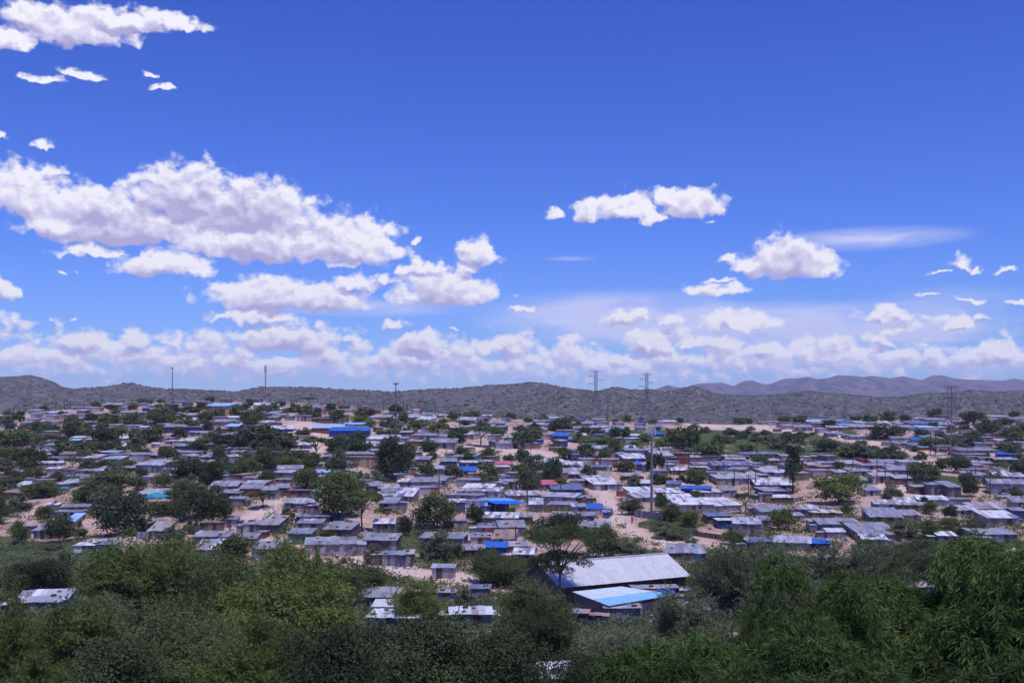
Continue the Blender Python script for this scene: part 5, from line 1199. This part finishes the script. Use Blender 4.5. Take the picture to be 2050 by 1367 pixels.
def parasol():
    X, D, z = place(313, 1015); t = thing('parasol', (X, D, z), 0, 'parasol', 'parasol', None, 313, 1003, label='large teal parasol open beside the sky-blue shack')
    k = D / F; r = 27 * k; H = 2.4; mb = MB()
    for i in range(8):
        a, b = 2 * math.pi * i / 8, 2 * math.pi * (i + 1) / 8
        mb.face([(0, 0, H + .95), (r * math.cos(a), r * math.sin(a), H), (r * math.cos(b), r * math.sin(b), H)]); mb.face([(0, 0, H + .92), (r * math.cos(b), r * math.sin(b), H - .03), (r * math.cos(a), r * math.sin(a), H - .03)])
    mb.obj('canopy', M['teal'], t); mb = MB(); mb.bar((0, 0, -.2), (0, 0, H + .9), .04, n=6); mb.obj('pole', M['steel'], t)
parasol()
FE = [('I', 320, 345, 620, 380, 62, 'z', 'grey sheet fence in front of the antenna pole'), ('I', 860, 520, 1130, 560, 45, 'b', 'brown low fence round the bare yard'), ('L', 665, 345, 960, 338, 45, 'z', 'curved fence of grey roofing sheets above the rubbish heap'),
      ('I', 1380, 600, 1660, 560, 40, 'd', 'dark arched fence of bent sheets behind the near trees'), ('E', 1040, 868, 1300, 905, 25, 'r', 'low rust-red fence along the dirt road'), ('Q', 1440, 1072, 1660, 1040, 60, 'z', 'grey sheet fence below the tall gum tree'),
      ('E', 790, 835, 960, 905, 20, 'z', 'low grey fence at the bend of the dirt road'), ('G', 230, 250, 480, 262, 55, 'z', 'pale picket fence before the row of grey shacks'), ('J', 1060, 215, 1280, 232, 40, 'z', 'grey fence beside the long lilac roof')]
for tk, x0, y0, x1, y1, h, wc, lab in FE:
    ox, oy, s_ = TILES[tk]; a = place(ox + x0 / s_, oy + y0 / s_); b = place(ox + x1 / s_, oy + y1 / s_); H = max(.9, h / s_ * a[1] / F)
    t = thing('sheet_fence', a, 0, 'fence', 'fence', None, ox + (x0 + x1) / 2 / s_, oy + y0 / s_, label=lab)
    v = Vector(b) - Vector(a); mb = MB(); mb.sheet((0, 0, -.4), (v.x, v.y, v.z - .4), (v.x, v.y, v.z + H), (0, 0, H), max(3, round(v.length / .9)), 1, wall_col(wc), .02, .06, x0); mb.obj('panel', M['sheet'], t)
    for k in range(0, 7):
        p = v * (k / 6); mb = MB(); mb.bar((p.x, p.y - .1, p.z - .4), (p.x, p.y - .1, p.z + H + .1), .05, n=5); mb.obj('post', M['pole'], t)

# ---------------------------------------------------------------- vehicles
def car(px, py, Lg, rz, paint, label, van=False):
    X, D, z = place(px, py); t = thing('parked_car', (X, D, z), rz, 'car', 'car', 'vehicles parked between the shacks', px, py - 4, label=label)
    H = 1.95 if van else 1.48; W = .86; l = Lg / 2
    prof = [(-l, .35), (-l, .85), (-l * .97, .95), (-l * .45, 1.0), (-l * .15, H * .98), (l * .55, H), (l * .85, 1.02), (l, .9), (l, .35)] if not van else [(-l, .35), (-l, 1.0), (-l * .8, 1.15), (-l * .62, H), (l * .98, H), (l, .4)]
    mb = MB(); n = len(prof)
    def off(q): return W * (.80 if q[1] > 1.1 else (.96 if q[1] > .9 else 1))
    for i in range(n - 1):
        a, b = prof[i], prof[i + 1]; mb.face([(a[0], -off(a), a[1]), (a[0], off(a), a[1]), (b[0], off(b), b[1]), (b[0], -off(b), b[1])])
    for s_ in (-1, 1): mb.face([(q[0], s_ * off(q), q[1]) for q in (prof if s_ > 0 else prof[::-1])])
    mb.face([(prof[0][0], -W, .35), (prof[-1][0], -W, .35), (prof[-1][0], W, .35), (prof[0][0], W, .35)])
    mb.obj('body', M[paint], t)
    for s_ in (-1, 1):
        mb = MB(); y = s_ * W * .905
        mb.face([(-l * .36, y * 1.04, 1.04), (l * .72, y * 1.04, 1.04), (l * .52, y * .94, H - .1), (-l * .10, y * .94, H - .1)][::s_]); mb.obj('side_window', M['glass'], t)
    mb = MB(); mb.face([(-l * .47, -.7, 1.03), (-l * .47, .7, 1.03), (-l * .19, .62, H - .06), (-l * .19, -.62, H - .06)][::-1]); mb.obj('windscreen', M['glass'], t)
    for sx in (-.62, .62):
        for sy in (-1, 1):
            mb = MB(); mb.bar((sx * l, sy * (W - .14), .32), (sx * l, sy * (W + .03), .32), .32, n=12); w_ = mb.obj('wheel', M['rubber'], t); mb = MB(); mb.bar((sx * l, sy * (W + .032), .32), (sx * l, sy * (W + .045), .32), .18, n=8); mb.obj('rim', M['steel'], w_)
    for sy in (-.6, .6):
        mb = MB(); mb.box(-l - .02, -l + .05, sy - .15, sy + .15, .62, .76); mb.obj('headlight', M['white_paint'], t)
car(2007, 998, 4.0, .15, 'silver_paint', 'silver hatchback parked in front of the lilac shack at the edge')
car(1823, 977, 4.6, 1.2, 'steel_dark', 'dark grey pickup-like car parked in the shade beside the brown shed', True)
car(1958, 928, 4.1, -.1, 'white_paint', 'white car parked near the big pylon')
car(1943, 926, 4.1, .3, 'dark_paint', 'dark car parked just left of the white one near the big pylon')
car(1841, 918, 4.3, .2, 'dark_paint', 'dark vehicle standing on the bare ground by the dirt road')
car(1260, 902, 4.6, .2, 'white_paint', 'white van half hidden behind the blue-walled roofs', True)
car(546, 853, 4.2, .1, 'white_paint', 'white car standing in the dusty yard among far shacks')

# ---------------------------------------------------------------- people
def person(px, py, rz, top, legs, label, pose='stand'):
    X, D, z = place(px, py); t = thing('person', (X, D, z), rz, 'person', 'person', 'people out between the shacks', px, py - 8, label=label)
    # one continuous skinned body
    st = pose == 'walk'
    J = {'pel': (0, 0, .95), 'ch': (0, 0, 1.28), 'nk': (0, 0, 1.46), 'hd': (0, -.01, 1.56), 'tp': (0, -.01, 1.68),
         'hl': (-.10, 0, .90), 'kl': (-.11, -.14 if st else -.02, .50), 'al': (-.11, -.10 if st else 0, .08), 'tl': (-.11, -.26 if st else -.16, .03),
         'hr': (.10, 0, .90), 'kr': (.11, .04, .50), 'ar': (.11, .20 if st else 0, .10), 'tr': (.12, .06 if st else -.16, .03),
         'sl': (-.19, 0, 1.40), 'el': (-.26, .08 if st else .02, 1.12), 'wl': (-.26, -.04 if st else -.08, .88), 'fl': (-.26, -.06 if st else -.10, .79),
         'sr': (.19, 0, 1.40), 'er': (.26, -.06 if st else .02, 1.12), 'wr': (.25, -.22 if st else -.08, .90), 'fr': (.25, -.27 if st else -.10, .82)}
    if pose == 'sit':
        for k in J: J[k] = (J[k][0], J[k][1], J[k][2] - .50)
        J['kl'] = (-.13, -.42, .44); J['al'] = (-.13, -.44, .06); J['tl'] = (-.13, -.60, .03); J['kr'] = (.13, -.42, .44); J['ar'] = (.13, -.44, .06); J['tr'] = (.13, -.60, .03)
        J['wl'] = (-.2, -.26, .5); J['fl'] = (-.18, -.34, .5); J['wr'] = (.2, -.26, .5); J['fr'] = (.18, -.34, .5)
    E = [('pel', 'ch'), ('ch', 'nk'), ('nk', 'hd'), ('hd', 'tp'), ('pel', 'hl'), ('hl', 'kl'), ('kl', 'al'), ('al', 'tl'), ('pel', 'hr'), ('hr', 'kr'), ('kr', 'ar'), ('ar', 'tr'),
         ('ch', 'sl'), ('sl', 'el'), ('el', 'wl'), ('wl', 'fl'), ('ch', 'sr'), ('sr', 'er'), ('er', 'wr'), ('wr', 'fr')]
    RD = {'pel': .14, 'ch': .16, 'nk': .06, 'hd': .10, 'tp': .075, 'hl': .09, 'kl': .06, 'al': .04, 'tl': .035, 'hr': .09, 'kr': .06, 'ar': .04, 'tr': .035, 'sl': .055, 'el': .042, 'wl': .03, 'fl': .028, 'sr': .055, 'er': .042, 'wr': .03, 'fr': .028}
    ks = list(J); me = bpy.data.meshes.new('body'); me.from_pydata([J[k] for k in ks], [(ks.index(a), ks.index(b)) for a, b in E], [])
    me.materials.append(M['skin']); o = link('body', me, t); m_ = o.modifiers.new('skin', 'SKIN')
    for v, k in zip(me.skin_vertices[0].data if me.skin_vertices else [], ks): v.radius = (RD[k], RD[k])
    if not me.skin_vertices:
        pass
    sb = o.modifiers.new('sub', 'SUBSURF'); sb.levels = 1; sb.render_levels = 1
    dz = -.50 if pose == 'sit' else 0
    tm = plain_mat('shirt', top, .85); lm = plain_mat('trousers', legs, .85)
    mb = MB(); 
    for a, b, ra, rb in (((0, 0, .92), (0, 0, 1.18), .17, .175), ((0, 0, 1.18), (0, 0, 1.43), .175, .13)): mb.bar((a[0], a[1], a[2] + dz), (b[0], b[1], b[2] + dz), ra, rb, 10)
    for s_ in 'lr': mb.bar(J['s' + s_], Vector(J['s' + s_]).lerp(Vector(J['e' + s_]), .8), .075, .06, 8)
    mb.obj('shirt', tm, t, True)
    mb = MB(); mb.bar((0, 0, .82 + dz), (0, 0, .96 + dz), .16, .165, 10)
    for s_ in 'lr': mb.bar(J['h' + s_], J['k' + s_], .105, .085, 8); mb.bar(J['k' + s_], Vector(J['k' + s_]).lerp(Vector(J['a' + s_]), .85), .08, .065, 8)
    mb.obj('trousers', lm, t, True)
    mb = MB(); hz_ = J['tp']; mb.bar((hz_[0], hz_[1] + .015, hz_[2] - .06), (hz_[0], hz_[1] + .01, hz_[2] + .05), .10, .06, 8); mb.obj('hair', M['dark'], t, True)
person(1252.5, 1056, .6, (.7, .7, .72), (.12, .12, .16), 'person in a white top walking on the dirt track', 'walk')
person(1265.5, 1049, -.4, (.55, .05, .03), (.30, .04, .04), 'person dressed in red standing beside the dirt track')
person(1503, 985, .2, (.45, .12, .10), (.03, .03, .05), 'person in a dull red shirt standing by the pole before the blue-walled shack')
person(1508.5, 983, -1.0, (.03, .03, .05), (.05, .05, .09), 'person in dark clothes standing right of the red-shirted one', 'walk')
person(568.5, 1047, 1.0, (.12, .12, .15), (.03, .03, .04), 'person in dark clothes sitting left of the small clipped tree', 'sit')
person(583.5, 1046, -1.0, (.03, .03, .04), (.06, .05, .06), 'person sitting right of the small clipped tree in its shade', 'sit')
person(1178, 888, .3, (.60, .50, .20), (.25, .2, .15), 'person in a yellowish top standing beside far light blue roof')
person(660, 896, .3, (.1, .1, .14), (.04, .04, .05), 'person in dark clothes standing in the sandy yard by the big blue tarpaulin')

# low fences of scrap sheets and sticks between the yards
fr_ = random.Random(15)
for q in [q for q in shack_list[:292] if q[2] < 330]:
    if fr_.random() > .16: continue
    _, X, D, z, W, Dp, H, Hb, yaw, wl, rf, px, py, hpx, t = q; s_ = fr_.choice((-1, 1))
    a = Vector((X + s_ * (W / 2 + .3), D - .2, 0)); b = a + Vector((s_ * fr_.uniform(2, 4.5), fr_.uniform(-1.5, 1.5), 0)); a.z = float(ground_z(a.x, a.y)); b.z = float(ground_z(b.x, b.y))
    v = b - a; hh = fr_.uniform(.9, 1.5); t = thing('yard_fence', a, 0, 'low patched yard fence', 'fence', 'patched fences between the yards', CX + F * (a.x + v.x / 2) / a.y, HY - F * a.z / a.y)
    mb = MB(); mb.sheet((0, 0, -.3), (v.x, v.y, v.z - .3), (v.x, v.y, v.z + hh), (0, 0, hh), max(2, round(v.length / .7)), 1, wall_col(fr_.choice('zbdpbr')), .02, .06, int(px), .08); mb.obj('panel', M['sheet'], t)
    mb = MB()
    for k in range(3): 
        p = v * (k / 2); mb = MB(); mb.bar((p.x, p.y - .1, p.z - .3), (p.x, p.y - .1, p.z + hh + .15), .05, n=5); mb.obj('post', M['pole'], t)
# yard litter: boards, drums, cloths, buckets, firewood
lt_ = MB(); lr = random.Random(31)
for q in shack_list + shack_list[:292]:
    X, D, W = q[1], q[2], q[4]
    for k in range(lr.randint(3, 9) if D < 330 else 3):
        x = X + lr.gauss(0, 1) * W * .8; y = D + lr.uniform(-3.5, .2) - .3; zz = float(ground_z(x, y)); c = lr.choice([(.06, .05, .05), (.1, .1, .13), (.5, .5, .55), (.22, .10, .07), (.3, .22, .16), (.04, .08, .3), (.65, .63, .66), (.12, .09, .07)]); s_ = lr.uniform(.12, .5)
        v = Vector((lr.gauss(0, 1), lr.gauss(0, 1), abs(lr.gauss(0, .5)))).normalized() * s_; p = Vector((x, y, zz + .12)); lt_.bar(p, p + v * 1.6, s_ * lr.uniform(.15, .5), s_ * lr.uniform(.1, .45), lr.choice((4, 5, 8)), (*c, .1))
o = lt_.obj('yard_litter', M['sheet']); o['kind'] = 'stuff'; o['label'] = 'litter of boards, buckets, drums and cloths lying about the yards'; o['category'] = 'litter'

# rubbish heap and maize patch
hp = MB(); hr = random.Random(6); X, D, z = place(650 + 880 / 2.929, 1087 + 415 / 2.929)
for k in range(420):
    a, b = hr.gauss(0, 1.5), hr.gauss(0, 1.2); h_ = max(0, .7 - .2 * (a * a / 3 + b * b / 2)); s_ = hr.uniform(.06, .22); q = hr.random()
    c = (.5, .42, .42) if q < .3 else ((.28, .12, .08) if q < .55 else ((.1, .1, .12) if q < .8 else (.7, .7, .75)))
    v = Vector((hr.gauss(0, 1), hr.gauss(0, 1), hr.gauss(0, .5))).normalized() * s_; hp.bar(Vector((a, b, h_)) - v, Vector((a, b, h_)) + v, s_ * .5, s_ * .3, 4, (*c, 0))
o = hp.obj('rubbish_heap', M['sheet']); o.location = (X, D, z); o['kind'] = 'stuff'; o['label'] = 'heap of broken scrap and rubbish beside pale sheets'; o['category'] = 'rubbish'
mz = MB(); X, D, z = place(400 + 1660 / 4.881, 960 + 1040 / 4.881)
for k in range(70):
    a, b, h_ = hr.uniform(-2.2, 2.2), hr.uniform(-1, 1), hr.uniform(1.2, 2.0); mz.bar((a, b, 0), (a + hr.uniform(-.1, .1), b, h_), .02, .012, 4)
    for j in range(6):
        zz = h_ * (.3 + .12 * j); d_ = Vector((hr.uniform(-1, 1), hr.uniform(-1, 1), .5)).normalized(); p = Vector((a, b, zz)); w_ = Vector((0, 0, .05)); e_ = p + d_ * .35; e2 = p + d_ * .6 - Vector((0, 0, .3)); mz.face([tuple(p - w_), tuple(e_ - w_), tuple(e_ + w_), tuple(p + w_)]); mz.face([tuple(e_ - w_), tuple(e2), tuple(e_ + w_)])
o = mz.obj('maize_patch', M['straw']); o.location = (X, D, z); o['kind'] = 'stuff'; o['label'] = 'small patch of maize stalks below the dark row of shacks'; o['category'] = 'maize'

# ---------------------------------------------------------------- labels that single things out
LANDMARKS = [('the telecom mast', 532, 790), ('the tall floodlight mast', 792, 885), ('the slim light mast', 345, 806), ('the grey antenna pole', 1304, 960), ('the near pylon', 1905, 880),
             ('the blue tarp', 690, 868), ('the blue canopy', 1010, 1012), ('the white-roofed hall', 1230, 1145), ('the teal parasol', 313, 1005), ('the umbrella acacia', 1126, 1110), ('the green shack', 600, 1080),
             ('the steel-blue workshop', 1470, 935), ('the red toilets', 1727, 924), ('the silver hatchback', 2007, 992), ('the clipped tree', 577, 1035), ('the twin white roofs', 1115, 918), ('the two crest pylons', 1245, 848),
             ('the wide blue roof', 1250, 1195), ('the brown flat shed', 1857, 985), ('the rusty roof', 22, 990), ('the tall gum tree', 1590, 950), ('the pink-red roof', 1008, 932), ('the tan block wall', 710, 925),
             ('the far-left blue roof', 6, 905), ('the pale cube shed', 887, 1145), ('the pale workshop', 1478, 965), ('the long patched shack', 660, 1105), ('the rubbish heap', 950, 1225), ('the white car', 1958, 926),
             ('the pepper trees', 1632, 1180), ('the very dark tree', 62, 1165), ('the bare sandy shelf', 800, 1165), ('the green hillside', 1480, 885)]
ORD = ['nearest', 'second', 'third', 'fourth', 'fifth', 'sixth', 'seventh', 'eighth', 'ninth', 'tenth', 'eleventh', 'twelfth', 'thirteenth', 'fourteenth', 'fifteenth', 'sixteenth']
buckets = {}
for (o, ds, cat, grp, px, py, lab) in THINGS:
    if lab: continue
    best = min(LANDMARKS, key=lambda l: (px - l[1]) ** 2 + ((py - l[2]) * 2.0) ** 2 if abs(px - l[1]) + abs(py - l[2]) > 9 or cat != 'shack' else 1e9)
    dx, dy = px - best[1], (py - best[2]) * 2.0
    a = math.degrees(math.atan2(-dy, dx)) % 360
    k = int(((a + 22.5) % 360) // 45)
    rel = ['right of', 'behind and right of', 'behind', 'behind and left of', 'left of', 'in front and left of', 'in front of', 'in front and right of'][k]
    buckets.setdefault((ds, rel, best[0]), []).append((math.hypot(dx, dy), o))
for (ds, rel, lm), v in buckets.items():
    v.sort(key=lambda q: q[0])
    for i, (_, o) in enumerate(v):
        o['label'] = (f'{ds} {rel} {lm}' if len(v) == 1 else f'{ORD[i] if i < 16 else "farther"} {ds} {rel} {lm}').replace('  ', ' ')
